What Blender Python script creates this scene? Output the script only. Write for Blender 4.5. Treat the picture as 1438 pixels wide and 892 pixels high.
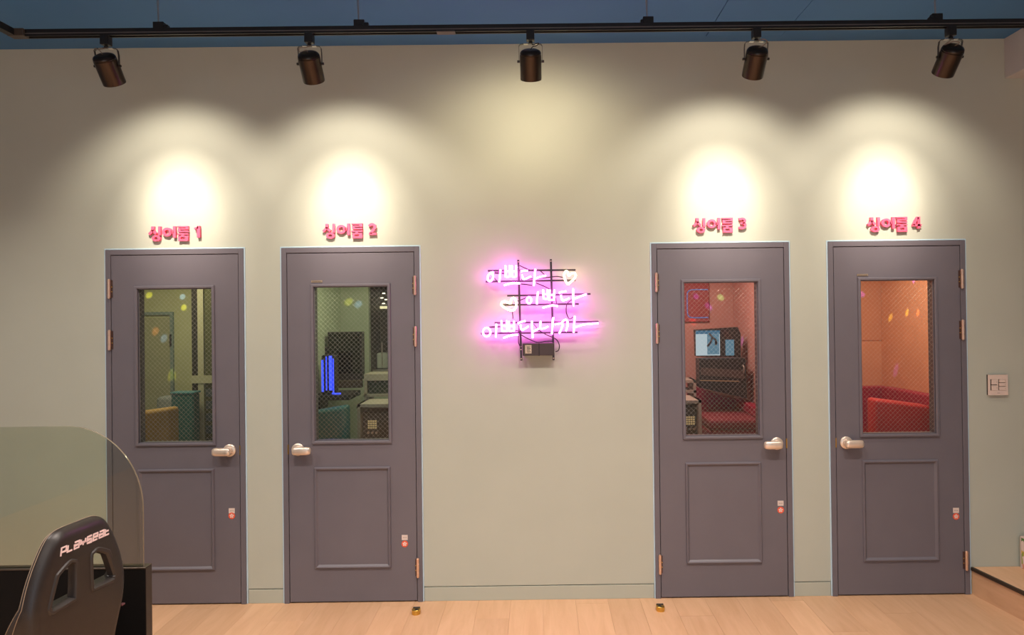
import bpy, bmesh, math, random
from mathutils import Vector, Matrix, geometry

for o in list(bpy.data.objects):
    bpy.data.objects.remove(o, do_unlink=True)
S = bpy.context.scene
COL = S.collection
R = math.radians
random.seed(7)

# ------------------------------------------------------------------ camera
cam_d = bpy.data.cameras.new('camera'); cam = bpy.data.objects.new('camera', cam_d); COL.objects.link(cam)
YAW, PITCH, ROLL = 0.0031, 0.0064, -0.0120
cp, sp, cy, sy = math.cos(PITCH), math.sin(PITCH), math.cos(YAW), math.sin(YAW)
fw = Vector((sy*cp, cy*cp, sp)); rt = Vector((cy, -sy, 0)); up = rt.cross(fw)
r2 = math.cos(ROLL)*rt + math.sin(ROLL)*up
u2 = -math.sin(ROLL)*rt + math.cos(ROLL)*up
m = Matrix((r2, u2, -fw)).transposed().to_4x4(); m.translation = Vector((0, -4.0538, 1.7168))
cam.matrix_world = m
cam_d.sensor_width = 36.0; cam_d.sensor_fit = 'HORIZONTAL'
cam_d.lens = 959.0/1438.0*36.0
cam_d.shift_x = -41.86/1438.0; cam_d.shift_y = -17.15/1438.0
cam_d.clip_start = 0.05
S.camera = cam

# ------------------------------------------------------------------ world, exposure, big lamps
W = bpy.data.worlds.new('world'); S.world = W; W.use_nodes = True
W.node_tree.nodes['Background'].inputs[0].default_value = (0.8, 0.85, 1.0, 1)
W.node_tree.nodes['Background'].inputs[1].default_value = 0.02
S.view_settings.view_transform = 'Standard'; S.view_settings.look = 'None'
S.view_settings.exposure = -0.10; S.view_settings.gamma = 1.0
S.view_settings.use_curve_mapping = False

ROOM_LIGHT = 30.5          # each ceiling panel of the hall
CORE_W, WIDE_W = 50.0, 26.0   # track spot beams
WARM = (1.0, 0.86, 0.71)
COOL_FILL = 2.3  # glow of the added fill window
HALL = (1.0, 0.87, 0.77)
PANELS = [(x, y) for y in (-1.8, -4.4, -6.6) for x in (-3.0, -1.2, 0.3, 1.5)]

# ------------------------------------------------------------------ materials
MATS = {}
def mat(name, col, rough=0.5, metal=0.0, var=0.0, vscale=8.0, bump=0.0, bscale=60.0, spec=0.5, coat=0.0, stretch=None, emit=None, estr=0.0):
    if name in MATS: return MATS[name]
    M = bpy.data.materials.new(name); M.use_nodes = True
    nt = M.node_tree; b = nt.nodes['Principled BSDF']
    b.inputs['Base Color'].default_value = (*col, 1); b.inputs['Roughness'].default_value = rough
    b.inputs['Metallic'].default_value = metal; b.inputs['Specular IOR Level'].default_value = spec
    b.inputs['Coat Weight'].default_value = coat
    if emit:
        b.inputs['Emission Color'].default_value = (*emit, 1); b.inputs['Emission Strength'].default_value = estr
    geo = nt.nodes.new('ShaderNodeNewGeometry'); mp = nt.nodes.new('ShaderNodeMapping')
    nt.links.new(geo.outputs['Position'], mp.inputs['Vector'])
    if stretch: mp.inputs['Scale'].default_value = stretch
    if var > 0:
        n = nt.nodes.new('ShaderNodeTexNoise'); n.inputs['Scale'].default_value = vscale; n.inputs['Detail'].default_value = 6
        nt.links.new(mp.outputs[0], n.inputs['Vector'])
        r = nt.nodes.new('ShaderNodeValToRGB')
        r.color_ramp.elements[0].position = 0.3; r.color_ramp.elements[1].position = 0.7
        r.color_ramp.elements[0].color = (*[max(0, c*(1-var)) for c in col], 1)
        r.color_ramp.elements[1].color = (*[min(1, c*(1+var)) for c in col], 1)
        nt.links.new(n.outputs['Fac'], r.inputs[0]); nt.links.new(r.outputs[0], b.inputs['Base Color'])
    if bump > 0:
        n2 = nt.nodes.new('ShaderNodeTexNoise'); n2.inputs['Scale'].default_value = bscale; n2.inputs['Detail'].default_value = 4
        nt.links.new(mp.outputs[0], n2.inputs['Vector'])
        bp = nt.nodes.new('ShaderNodeBump'); bp.inputs['Strength'].default_value = bump; bp.inputs['Distance'].default_value = 0.002
        nt.links.new(n2.outputs['Fac'], bp.inputs['Height']); nt.links.new(bp.outputs[0], b.inputs['Normal'])
    MATS[name] = M
    return M

def glass_mat(name, tint, gloss=0.10, rough=0.02):
    M = bpy.data.materials.new(name); M.use_nodes = True
    nt = M.node_tree; nt.nodes.clear()
    out = nt.nodes.new('ShaderNodeOutputMaterial'); mx = nt.nodes.new('ShaderNodeMixShader')
    t = nt.nodes.new('ShaderNodeBsdfTransparent'); t.inputs[0].default_value = (*tint, 1)
    g = nt.nodes.new('ShaderNodeBsdfGlossy'); g.inputs['Roughness'].default_value = rough
    lw = nt.nodes.new('ShaderNodeFresnel'); lw.inputs['IOR'].default_value = 1.45
    mu = nt.nodes.new('ShaderNodeMath'); mu.operation = 'MULTIPLY_ADD'; mu.inputs[1].default_value = 0.7; mu.inputs[2].default_value = gloss*0.2
    nt.links.new(lw.outputs[0], mu.inputs[0])
    nt.links.new(mu.outputs[0], mx.inputs[0]); nt.links.new(t.outputs[0], mx.inputs[1]); nt.links.new(g.outputs[0], mx.inputs[2])
    nt.links.new(mx.outputs[0], out.inputs[0])
    return M

def emit_mat(name, col, strength):
    if name in MATS: return MATS[name]
    M = bpy.data.materials.new(name); M.use_nodes = True
    nt = M.node_tree; nt.nodes.clear()
    out = nt.nodes.new('ShaderNodeOutputMaterial'); e = nt.nodes.new('ShaderNodeEmission')
    e.inputs[0].default_value = (*col, 1); e.inputs[1].default_value = strength
    nt.links.new(e.outputs[0], out.inputs[0]); MATS[name] = M
    return M

def wood_mat(name, c1, c2, c3, along='y'):
    M = bpy.data.materials.new(name); M.use_nodes = True
    nt = M.node_tree; b = nt.nodes['Principled BSDF']
    b.inputs['Roughness'].default_value = 0.42
    geo = nt.nodes.new('ShaderNodeNewGeometry'); oi = nt.nodes.new('ShaderNodeObjectInfo')
    add = nt.nodes.new('ShaderNodeVectorMath'); add.operation = 'ADD'
    sc = nt.nodes.new('ShaderNodeVectorMath'); sc.operation = 'SCALE'; sc.inputs['Scale'].default_value = 37.0
    cmb = nt.nodes.new('ShaderNodeCombineXYZ')
    nt.links.new(oi.outputs['Random'], cmb.inputs[0]); nt.links.new(oi.outputs['Random'], cmb.inputs[1])
    nt.links.new(cmb.outputs[0], sc.inputs[0])
    nt.links.new(geo.outputs['Position'], add.inputs[0]); nt.links.new(sc.outputs[0], add.inputs[1])
    mp = nt.nodes.new('ShaderNodeMapping'); mp.inputs['Scale'].default_value = (9, 1.1, 9) if along == 'y' else (1.1, 9, 9)
    nt.links.new(add.outputs[0], mp.inputs['Vector'])
    n = nt.nodes.new('ShaderNodeTexNoise'); n.inputs['Scale'].default_value = 2.2; n.inputs['Detail'].default_value = 8; n.inputs['Roughness'].default_value = 0.62
    n.inputs['Distortion'].default_value = 0.6
    nt.links.new(mp.outputs[0], n.inputs['Vector'])
    r = nt.nodes.new('ShaderNodeValToRGB'); e = r.color_ramp.elements
    e[0].position = 0.3; e[0].color = (*c1, 1); e[1].position = 0.72; e[1].color = (*c3, 1)
    k = e.new(0.5); k.color = (*c2, 1)
    nt.links.new(n.outputs['Fac'], r.inputs[0])
    hs = nt.nodes.new('ShaderNodeHueSaturation')
    mr = nt.nodes.new('ShaderNodeMapRange'); mr.inputs['To Min'].default_value = 0.93; mr.inputs['To Max'].default_value = 1.07
    nt.links.new(oi.outputs['Random'], mr.inputs['Value']); nt.links.new(mr.outputs[0], hs.inputs['Value'])
    nt.links.new(r.outputs[0], hs.inputs['Color']); nt.links.new(hs.outputs[0], b.inputs['Base Color'])
    bp = nt.nodes.new('ShaderNodeBump'); bp.inputs['Strength'].default_value = 0.12; bp.inputs['Distance'].default_value = 0.001
    nt.links.new(n.outputs['Fac'], bp.inputs['Height']); nt.links.new(bp.outputs[0], b.inputs['Normal'])
    return M

def floral_mat(name):
    M = bpy.data.materials.new(name); M.use_nodes = True
    nt = M.node_tree; b = nt.nodes['Principled BSDF']; b.inputs['Roughness'].default_value = 0.6
    geo = nt.nodes.new('ShaderNodeNewGeometry')
    v = nt.nodes.new('ShaderNodeTexVoronoi'); v.inputs['Scale'].default_value = 26
    nt.links.new(geo.outputs['Position'], v.inputs['Vector'])
    sep = nt.nodes.new('ShaderNodeSeparateColor'); nt.links.new(v.outputs['Color'], sep.inputs[0])
    r = nt.nodes.new('ShaderNodeValToRGB'); r.color_ramp.interpolation = 'CONSTANT'; e = r.color_ramp.elements
    e[0].color = (0.75, 0.60, 0.55, 1); e[1].position = 0.45; e[1].color = (0.10, 0.22, 0.05, 1)
    for p, c in ((0.6, (0.75, 0.48, 0.08, 1)), (0.75, (0.30, 0.36, 0.08, 1)), (0.86, (0.65, 0.30, 0.22, 1))):
        k = e.new(p); k.color = c
    nt.links.new(sep.outputs[0], r.inputs[0]); nt.links.new(r.outputs[0], b.inputs['Base Color'])
    return M

WALL = mat('sage wall paint', (0.465, 0.485, 0.41), 0.75, var=0.02, vscale=3, bump=0.10, bscale=120)
BASEB = mat('sage skirting paint', (0.445, 0.465, 0.39), 0.6, var=0.02, vscale=3)
CEIL = mat('blue ceiling paint', (0.050, 0.165, 0.36), 0.7, var=0.04, vscale=2)
HALLW = mat('hall wall paint', (0.33, 0.38, 0.44), 0.8, var=0.03, vscale=2)
BEAM = mat('beam paint', (0.46, 0.46, 0.46), 0.75, var=0.02, vscale=4)
DOOR = mat('plum grey door paint', (0.145, 0.131, 0.152), 0.42, var=0.03, vscale=5, bump=0.08, bscale=150)
STRIP = mat('pale blue edge strip', (0.50, 0.66, 0.76), 0.4, var=0.02)
COPPER = mat('copper hinge metal', (0.78, 0.52, 0.38), 0.36, 0.75, var=0.05, vscale=60)
NICKEL = mat('satin warm nickel', (0.82, 0.68, 0.56), 0.34, 0.6, var=0.03, vscale=50)
BRASS = mat('brass', (0.70, 0.45, 0.10), 0.28, 0.95, var=0.05, vscale=60)
BLACK = mat('black lacquer', (0.004, 0.0035, 0.0035), 0.6, var=0.1, spec=0.15)
RUBBER = mat('dark rubber', (0.02, 0.017, 0.015), 0.7, var=0.1)
TRACK = mat('black track metal', (0.018, 0.016, 0.015), 0.35, 0.3, var=0.1, vscale=20)
GROOVE = mat('track conductor strip', (0.16, 0.14, 0.13), 0.4, 0.6, var=0.1)
BRONZE = mat('dark bronze lamp metal', (0.046, 0.033, 0.025), 0.30, 0.75, var=0.06, vscale=20)
STEEL = mat('brushed bracket steel', (0.10, 0.09, 0.085), 0.35, 0.85, var=0.05)
CLIP = mat('pale clip metal', (0.65, 0.60, 0.52), 0.3, 0.8, var=0.05)
WIRE = mat('hanging steel wire', (0.45, 0.42, 0.44), 0.35, 0.8, var=0.05)
PINK = mat('pink letter acrylic', (0.90, 0.12, 0.23), 0.4, var=0.02)
PLATE = mat('switch plate plastic', (0.72, 0.58, 0.50), 0.4, var=0.02)
CABLE = mat('black cable', (0.015, 0.012, 0.013), 0.5, var=0.1)
BARM = mat('black sign bar', (0.03, 0.022, 0.025), 0.4, var=0.1)
LEATHER = mat('black leatherette', (0.016, 0.011, 0.009), 0.40, var=0.12, vscale=40, bump=0.25, bscale=350)
LEATHER2 = mat('black plastic bezel', (0.022, 0.017, 0.015), 0.45, var=0.1)
PIPING = mat('tan seam piping', (0.26, 0.19, 0.13), 0.55, var=0.1)
LETTERW = mat('pale pink embroidery', (0.80, 0.62, 0.60), 0.6, var=0.04, vscale=90)
STICKW = mat('sticker paper', (0.72, 0.60, 0.54), 0.6, var=0.03)
STICKR = mat('orange red sticker', (0.80, 0.11, 0.05), 0.5, var=0.03)
INK = mat('dark ink', (0.05, 0.04, 0.04), 0.6, var=0.05)
WIREG = mat('glass wire', (0.62, 0.60, 0.54), 0.4, 0.6, var=0.04)
DARKGAP = mat('dark gap', (0.01, 0.008, 0.008), 0.8, var=0.1)
FLOORW = wood_mat('pale maple laminate', (0.57, 0.335, 0.185), (0.62, 0.375, 0.215), (0.67, 0.415, 0.25))
RISERW = wood_mat('riser laminate', (0.55, 0.32, 0.18), (0.60, 0.36, 0.205), (0.65, 0.39, 0.235))
NOSING = mat('dark brown nosing', (0.035, 0.022, 0.013), 0.5, var=0.1)
FLORAL = floral_mat('floral print')
GLASS = glass_mat('wired pane glass', (0.93, 0.94, 0.91), 0.0)
PGLASS = glass_mat('partition glass', (0.86, 0.88, 0.82), 0.0)
PEDGE = mat('polished glass edge', (0.20, 0.17, 0.11), 0.2, var=0.05, coat=0.5)

# ------------------------------------------------------------------ mesh helpers
def link(o, parent=None):
    COL.objects.link(o)
    if parent is not None: o.parent = parent
    return o
def tag(o, label=None, cat=None, group=None, kind=None):
    if label: o['label'] = label
    if cat: o['category'] = cat
    if group: o['group'] = group
    if kind: o['kind'] = kind
    return o
def empty(name, loc=(0, 0, 0), rz=0.0, label=None, cat=None, group=None, kind=None):
    o = bpy.data.objects.new(name, None); o.empty_display_size = 0.1
    o.location = loc; o.rotation_euler = (0, 0, rz); COL.objects.link(o)
    return tag(o, label, cat, group, kind)
def obj(name, bm, mats, parent=None, smooth=False, loc=None):
    bmesh.ops.recalc_face_normals(bm, faces=bm.faces[:])
    me = bpy.data.meshes.new(name); bm.to_mesh(me); bm.free()
    for mm in (mats if isinstance(mats, (list, tuple)) else [mats]): me.materials.append(mm)
    if smooth:
        for p in me.polygons: p.use_smooth = True
        try: me.set_sharp_from_angle(angle=R(40))
        except Exception: pass
    o = bpy.data.objects.new(name, me)
    if loc: o.location = loc
    return link(o, parent)
def box(bm, x0, x1, y0, y1, z0, z1, bev=0.0, seg=1, mi=0):
    v = [bm.verts.new(p) for p in ((x0, y0, z0), (x1, y0, z0), (x1, y1, z0), (x0, y1, z0), (x0, y0, z1), (x1, y0, z1), (x1, y1, z1), (x0, y1, z1))]
    fs = [bm.faces.new([v[i] for i in q]) for q in ((0, 3, 2, 1), (4, 5, 6, 7), (0, 1, 5, 4), (1, 2, 6, 5), (2, 3, 7, 6), (3, 0, 4, 7))]
    for f in fs: f.material_index = mi
    if bev > 0:
        es = list({e for f in fs for e in f.edges})
        bmesh.ops.bevel(bm, geom=es, offset=bev, segments=seg, affect='EDGES', profile=0.5)
def boxm(*a, **k):
    bm = bmesh.new(); box(bm, *a, **k); return bm
def lathe(bm, prof, M, n=24, mi=0):
    rings = []
    for r, h in prof:
        rings.append([bm.verts.new(M @ Vector((r*math.cos(2*math.pi*i/n), r*math.sin(2*math.pi*i/n), h))) for i in range(n)])
    for a, b in zip(rings, rings[1:]):
        for i in range(n):
            f = bm.faces.new((a[i], a[(i+1) % n], b[(i+1) % n], b[i])); f.material_index = mi
    for ring in (rings[0], rings[-1]):
        f = bm.faces.new(ring); f.material_index = mi
def axis_m(p, d):
    d = Vector(d).normalized(); q = d.to_track_quat('Z', 'Y'); M = q.to_matrix().to_4x4(); M.translation = Vector(p); return M
def cyl(bm, p, d, r, h, n=20, bev=0.0, mi=0):
    prof = [(r, 0), (r, h)] if bev <= 0 else [(r-bev, 0), (r, bev), (r, h-bev), (r-bev, h)]
    lathe(bm, prof, axis_m(p, d), n, mi)
def catmull(pts, k=5, closed=False):
    P = [Vector(p) for p in pts]; n = len(P); out = []
    rng = range(n) if closed else range(n-1)
    for i in rng:
        if closed: a, b, c, d = P[i-1], P[i], P[(i+1) % n], P[(i+2) % n]
        else: a, b, c, d = P[max(i-1, 0)], P[i], P[i+1], P[min(i+2, n-1)]
        for j in range(k):
            t = j/k
            out.append(0.5*((2*b) + (c-a)*t + (2*a-5*b+4*c-d)*t*t + (3*b-a-3*c+d)*t**3))
    if not closed: out.append(P[-1])
    return out
def tube(bm, pts, r, n=8, closed=False, mi=0):
    P = [Vector(p) for p in pts]; N = len(P); rings = []
    T = []
    for i in range(N):
        if closed: t = P[(i+1) % N]-P[i-1]
        else: t = P[min(i+1, N-1)]-P[max(i-1, 0)]
        T.append(t.normalized() if t.length > 1e-9 else Vector((0, 0, 1)))
    u = T[0].orthogonal().normalized()
    for i in range(N):
        u = (u - T[i]*u.dot(T[i]))
        u = u.normalized() if u.length > 1e-6 else T[i].orthogonal().normalized()
        w = T[i].cross(u)
        rings.append([bm.verts.new(P[i] + r*(math.cos(2*math.pi*j/n)*u + math.sin(2*math.pi*j/n)*w)) for j in range(n)])
    prs = list(zip(rings, rings[1:])) + ([(rings[-1], rings[0])] if closed else [])
    for a, b in prs:
        for j in range(n):
            f = bm.faces.new((a[j], a[(j+1) % n], b[(j+1) % n], b[j])); f.material_index = mi
    if not closed:
        bm.faces.new(rings[0]).material_index = mi; bm.faces.new(rings[-1]).material_index = mi
def tubem(*a, **k):
    bm = bmesh.new(); tube(bm, *a, **k); return bm
def ring(bm, x0, x1, z0, z1, prof, mi=0):
    """rectangular mitred frame in the XZ plane; prof = list of (inset, y)"""
    L = []
    for ins, y in prof:
        L.append([bm.verts.new((x0+ins, y, z0+ins)), bm.verts.new((x1-ins, y, z0+ins)), bm.verts.new((x1-ins, y, z1-ins)), bm.verts.new((x0+ins, y, z1-ins))])
    for a, b in zip(L, L[1:]):
        for i in range(4):
            bm.faces.new((a[i], a[(i+1) % 4], b[(i+1) % 4], b[i])).material_index = mi
def prism(bm, pts, y0, y1, mi=0):
    """polygon (x,z) extruded along y"""
    a = [bm.verts.new((p[0], y0, p[1])) for p in pts]; b = [bm.verts.new((p[0], y1, p[1])) for p in pts]
    bm.faces.new(a).material_index = mi; bm.faces.new(b).material_index = mi
    n = len(pts)
    for i in range(n): bm.faces.new((a[i], a[(i+1) % n], b[(i+1) % n], b[i])).material_index = mi
def ringprism(bm, outer, inner, y0, y1):
    n = len(outer); L = []
    for pts, y in ((outer, y0), (outer, y1), (inner, y1), (inner, y0)):
        L.append([bm.verts.new((p[0], y, p[1])) for p in pts])
    for k in range(4):
        a, b = L[k], L[(k+1) % 4]
        for i in range(n): bm.faces.new((a[i], a[(i+1) % n], b[(i+1) % n], b[i]))
def stroke(bm, pts, w, y0, y1):
    """thick mitred polyline (x,z) extruded along y"""
    P = [Vector((p[0], p[1])) for p in pts]; n = len(P); l, r = [], []
    for i in range(n):
        t = (P[min(i+1, n-1)]-P[max(i-1, 0)]).normalized(); nn = Vector((-t.y, t.x)); k = 1.0
        if 0 < i < n-1:
            a = (P[i]-P[i-1]).normalized(); c = max(0.45, abs(nn.dot(Vector((-a.y, a.x))))); k = 1.0/c
        l.append(P[i]+nn*w/2*k); r.append(P[i]-nn*w/2*k)
    for i in range(n-1): prism(bm, [l[i], l[i+1], r[i+1], r[i]], y0, y1)
def copy_tree(o, parent=None):
    c = o.copy(); COL.objects.link(c)
    if parent is not None: c.parent = parent
    for ch in list(o.children): copy_tree(ch, c)
    return c
def lamp(name, kind, loc, energy, col, parent=None, **kw):
    d = bpy.data.lights.new(name, kind); d.energy = energy; d.color = col
    for k, v in kw.items(): setattr(d, k, v)
    o = bpy.data.objects.new(name, d); o.location = loc; link(o, parent); return o
def aim(o, d):
    o.rotation_mode = 'QUATERNION'; o.rotation_quaternion = Vector(d).to_track_quat('-Z', 'Y')

# ================================================================== the hall
DX0 = [-2.5666, -1.5267, 0.6665, 1.7144]
DW = 0.8160; DH = 2.10
HX0, HX1, HY0, CZ = -4.6, 4.6, -8.2, 3.30
# back wall with four door openings; lower strip set back behind the skirting groove
bm = bmesh.new()
edges = [HX0]
for x in DX0: edges += [x, x+DW]
edges.append(HX1)
SK = 0.081
for i in range(0, len(edges), 2):
    a, b = edges[i], edges[i+1]
    box(bm, a, b, 0.0, 0.16, 0.087, CZ)
    box(bm, a, b, 0.012, 0.16, -0.02, 0.087)
for x in DX0: box(bm, x, x+DW, 0.0, 0.16, DH, CZ)
obj('wall_back', bm, WALL); bpy.data.objects['wall_back']['kind'] = 'structure'
for i in range(0, len(edges), 2):
    a, b = edges[i], edges[i+1]
    ea = a+0.009 if i else a
    eb = b-0.009 if i < len(edges)-2 else 2.535
    if i == len(edges)-2: continue
    tag(obj('baseboard_back', boxm(ea, eb, -0.0005, 0.012, 0.0, SK, bev=0.001), BASEB), kind='structure')
for nm, a in (('wall_left', (HX0-0.1, HX0, HY0, 0.16, -0.02, CZ)), ('wall_right', (HX1, HX1+0.1, HY0, 0.16, -0.02, CZ)), ('wall_front', (HX0-0.1, HX1+0.1, HY0-0.1, HY0, -0.02, CZ))):
    tag(obj(nm, boxm(*a), HALLW), kind='structure')
# ceiling with an access hatch
hx0, hx1, hy0, hy1 = 0.987, 1.432, -0.555, -0.083
bm = bmesh.new()
for a in ((HX0-0.1, hx0, HY0-0.1, 0.16), (hx1, HX1+0.1, HY0-0.1, 0.16), (hx0, hx1, HY0-0.1, hy0), (hx0, hx1, hy1, 0.16)):
    box(bm, *a, CZ, CZ+0.06)
box(bm, hx0, hx1, hy0, hy1, CZ+0.05, CZ+0.06)
ceil = tag(obj('ceiling', bm, CEIL), kind='structure')
obj('access_hatch', boxm(hx0+0.004, hx1-0.004, hy0+0.004, hy1-0.004, CZ-0.001, CZ+0.02), CEIL, ceil)
# beam at the right
tag(obj('trim_1', boxm(2.787, 3.6, -8.2, 0.0, 3.062, CZ, bev=0.002), BEAM), kind='structure')
# floor with planks
PX0, PX1, PY0 = -3.42, 3.04, -3.06
bm = bmesh.new()
box(bm, HX0-0.1, HX1+0.1, HY0-0.1, 0.16, -0.06, -0.012)
box(bm, HX0-0.1, PX0, HY0-0.1, 0.16, -0.012, 0.0)
box(bm, PX1, HX1+0.1, HY0-0.1, 0.16, -0.012, 0.0)
box(bm, PX0, PX1, HY0-0.1, PY0, -0.012, 0.0)
floor = tag(obj('floor', bm, FLOORW), kind='structure')
pw, plen = 0.19, 1.22
ncol = int(round((PX1-PX0)/pw))
offs = [0.0, 0.41, 0.82, 0.2, 0.61, 1.0]
for c in range(ncol):
    x0 = PX0+c*pw; y = 0.16; first = True
    k = offs[(c*5) % 6]
    while y > PY0+0.01:
        L = plen-k if first and k > 0 else plen
        y1 = max(PY0, y-L); first = False
        zt = random.uniform(-0.0003, 0.0)
        obj('plank', boxm(x0+0.0004, x0+pw-0.0004, y1+0.0004, y-0.0004, -0.0118, zt), FLOORW, floor)
        y = y1
# unseen window added in the wall behind the camera as cool fill
win = tag(empty('fill_window', (0, HY0, 0)), kind='structure')
bm = bmesh.new(); ring(bm, -2.06, 2.06, 0.54, 2.96, [(0, 0), (0, 0.05), (0.06, 0.05), (0.06, 0)])
for x in (-0.7, 0.7): box(bm, x-0.025, x+0.025, 0.0, 0.045, 0.6, 2.9)
obj('fill_window_frame', bm, mat('fill window frame metal', (0.2, 0.2, 0.2), 0.5, var=0.05), win)
obj('fill_pane', boxm(-2.0, 2.0, 0.001, 0.012, 0.60, 2.90), emit_mat('cool fill glow', (0.66, 0.84, 1.0), COOL_FILL), win)
# ceiling panel lights of the hall
for i, (x, y) in enumerate(PANELS):
    t = empty('ceiling_light', (x, y, CZ), 0, 'flush round ceiling light over the hall floor', 'ceiling light', 'ceiling lights of the hall')
    bm = bmesh.new(); lathe(bm, [(0.10, 0), (0.13, -0.004), (0.13, -0.012), (0.095, -0.014)], Matrix.Identity(4), 24); obj('rim', bm, mat('white lamp rim', (0.7, 0.7, 0.7), 0.4, var=0.02), t)
    l = lamp('lamp', 'AREA', (0, 0, -0.02), ROOM_LIGHT, HALL, t, shape='DISK', size=0.18, spread=R(125))

# ================================================================== doors
def door(i, hinge_left, stick, plate):
    x0 = DX0[i]
    root = empty('door_%d' % (i+1), (x0, 0, 0), kind='structure')
    FY = -0.010                                       # frame face
    bm = bmesh.new()
    fwd = 0.030
    for a in ((0, fwd, 0, DH), (DW-fwd, DW, 0, DH), (fwd, DW-fwd, DH-fwd, DH)):
        box(bm, a[0], a[1], FY, 0.15, a[2], a[3], bev=0.0015)
    # stop behind the leaf
    for a in ((fwd, fwd+0.012, 0, DH-fwd), (DW-fwd-0.012, DW-fwd, 0, DH-fwd), (fwd, DW-fwd, DH-fwd-0.012, DH-fwd)):
        box(bm, a[0], a[1], 0.064, 0.09, a[2], a[3])
    obj('door_frame', bm, DOOR, root)
    bm = bmesh.new(); s = 0.008
    for a in ((-s, 0, 0, DH+s), (DW, DW+s, 0, DH+s), (0, DW, DH, DH+s)):
        box(bm, a[0], a[1], -0.006, 0.002, a[2], a[3], bev=0.002)
    tag(obj('edge_strip', bm, STRIP, root), 'pale blue strip around door frame')
    # leaf with an opening
    g = 0.0038; lx0, lx1, lz0, lz1 = fwd+g, DW-fwd-g, 0.008, DH-fwd-g
    wx0, wx1, wz0, wz1 = 0.1895, DW-0.1895, 0.956, 1.867
    LY0, LY1 = -0.006, 0.060
    bm = bmesh.new()
    box(bm, lx0, wx0, LY0, LY1, lz0, lz1); box(bm, wx1, lx1, LY0, LY1, lz0, lz1)
    box(bm, wx0, wx1, LY0, LY1, lz0, wz0); box(bm, wx0, wx1, LY0, LY1, wz1, lz1)
    leaf = obj('door_leaf', bm, DOOR, root)
    bm = bmesh.new()
    ring(bm, 0.1715, DW-0.1715, 0.938, 1.885, [(0, LY0), (0.001, LY0-0.009), (0.004, LY0-0.012), (0.014, LY0-0.012), (0.018, LY0-0.008), (0.018, LY0+0.004), (0.022, LY0+0.004), (0.022, LY0+0.012)])
    obj('window_trim', bm, DOOR, root)
    GY = LY0+0.012
    obj('glass_pane', boxm(wx0+0.001, wx1-0.001, GY, GY+0.006, wz0+0.001, wz1-0.001), GLASS, root)
    # wires cast in the pane, two diagonal sets
    bm = bmesh.new(); ww, wh = wx1-wx0-0.006, wz1-wz0-0.006; stp = 0.0262; wy = GY-0.0006; r = 0.00035
    for sgn in (1, -1):
        c = -wh
        while c < ww:
            c += stp*1.06
            # line x = c + t, z = t (or wh-t)
            t0 = max(0, -c); t1 = min(wh, ww-c)
            if t1-t0 < 0.01: continue
            pa = Vector((wx0+0.003+c+t0, wy, wz0+0.003+(t0 if sgn > 0 else wh-t0)))
            pb = Vector((wx0+0.003+c+t1, wy, wz0+0.003+(t1 if sgn > 0 else wh-t1)))
            tube(bm, [pa, pb], r, 4)
    tag(obj('wire_mesh', bm, WIREG, root), 'wire mesh inside the glass', kind='stuff')
    # lower panel moulding
    bm = bmesh.new()
    ring(bm, 0.183, DW-0.183, 0.203, 0.801, [(0, LY0), (0.001, LY0-0.006), (0.005, LY0-0.011), (0.011, LY0-0.011), (0.015, LY0-0.006), (0.018, LY0-0.003), (0.022, LY0)])
    obj('panel_moulding', bm, DOOR, root, smooth=True)
    # hinges
    hx = 0.026 if hinge_left else DW-0.026
    for z0, z1 in ((1.815, 1.925), (1.510, 1.625), (0.148, 0.258)):
        bm = bmesh.new()
        for k in range(3):
            a = z0+(z1-z0)*(0, .27, .73)[k]; b = z0+(z1-z0)*(.27, .73, 1)[k]
            cyl(bm, (hx, -0.017, a+0.0006), (0, 0, 1), 0.0085, b-a-0.0012, 14, 0.001)
        cyl(bm, (hx, -0.017, z0-0.003), (0, 0, 1), 0.006, z1-z0+0.006, 12, 0.001)
        s_ = 1 if hinge_left else -1
        hg = tag(obj('hinge', bm, COPPER, root, smooth=True), 'copper hinge')
        bm = bmesh.new()
        for k in (.35, .6): cyl(bm, (hx+s_*0.0125, -0.0095, z0+(z1-z0)*k), (0, -1, 0), 0.003, 0.002, 8)
        obj('screw', bm, BRASS, hg)
        xa, xb = sorted((hx+s_*0.002, hx+s_*0.016))
        tag(obj('hinge_leaf', boxm(xa, xb, -0.0095, -0.0058, z0+0.004, z1-0.004), mat('dark hinge leaf', (0.10, 0.055, 0.045), 0.5, 0.5, var=0.05), hg), 'dark hinge leaf')
    # handle
    rx = DW-0.0895 if hinge_left else 0.0895; hz = 0.908; sgn = -1 if hinge_left else 1
    bm = bmesh.new(); lathe(bm, [(0.034, 0), (0.0365, 0.004), (0.0365, 0.012), (0.032, 0.016), (0.024, 0.017), (0.022, 0.030), (0.015, 0.032)], axis_m((rx, LY0, hz), (0, -1, 0)), 24)
    h = tag(obj('handle', bm, NICKEL, root, smooth=True), 'satin metal lever handle')
    bm = bmesh.new(); secs = []
    for t, hh, dd, yy in ((-0.021, 0.010, 0.006, 0), (-0.019, 0.018, 0.012, 0), (-0.012, 0.0225, 0.017, 0), (0.0, 0.0240, 0.018, 0), (0.03, 0.0240, 0.0175, 0), (0.066, 0.0235, 0.017, 0), (0.078, 0.0215, 0.015, 0.001), (0.0855, 0.016, 0.010, 0.002), (0.088, 0.007, 0.005, 0.003)):
        secs.append([bm.verts.new((rx+sgn*t, LY0-0.045+yy+dd*math.copysign(abs(math.sin(q))**0.8, math.sin(q)), hz-0.002+hh*math.copysign(abs(math.cos(q))**0.8, math.cos(q)))) for q in [2*math.pi*j/20 for j in range(20)]])
    for a, b in zip(secs, secs[1:]):
        for j in range(20): bm.faces.new((a[j], a[(j+1) % 20], b[(j+1) % 20], b[j]))
    bm.faces.new(secs[0]); bm.faces.new(secs[-1])
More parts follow.
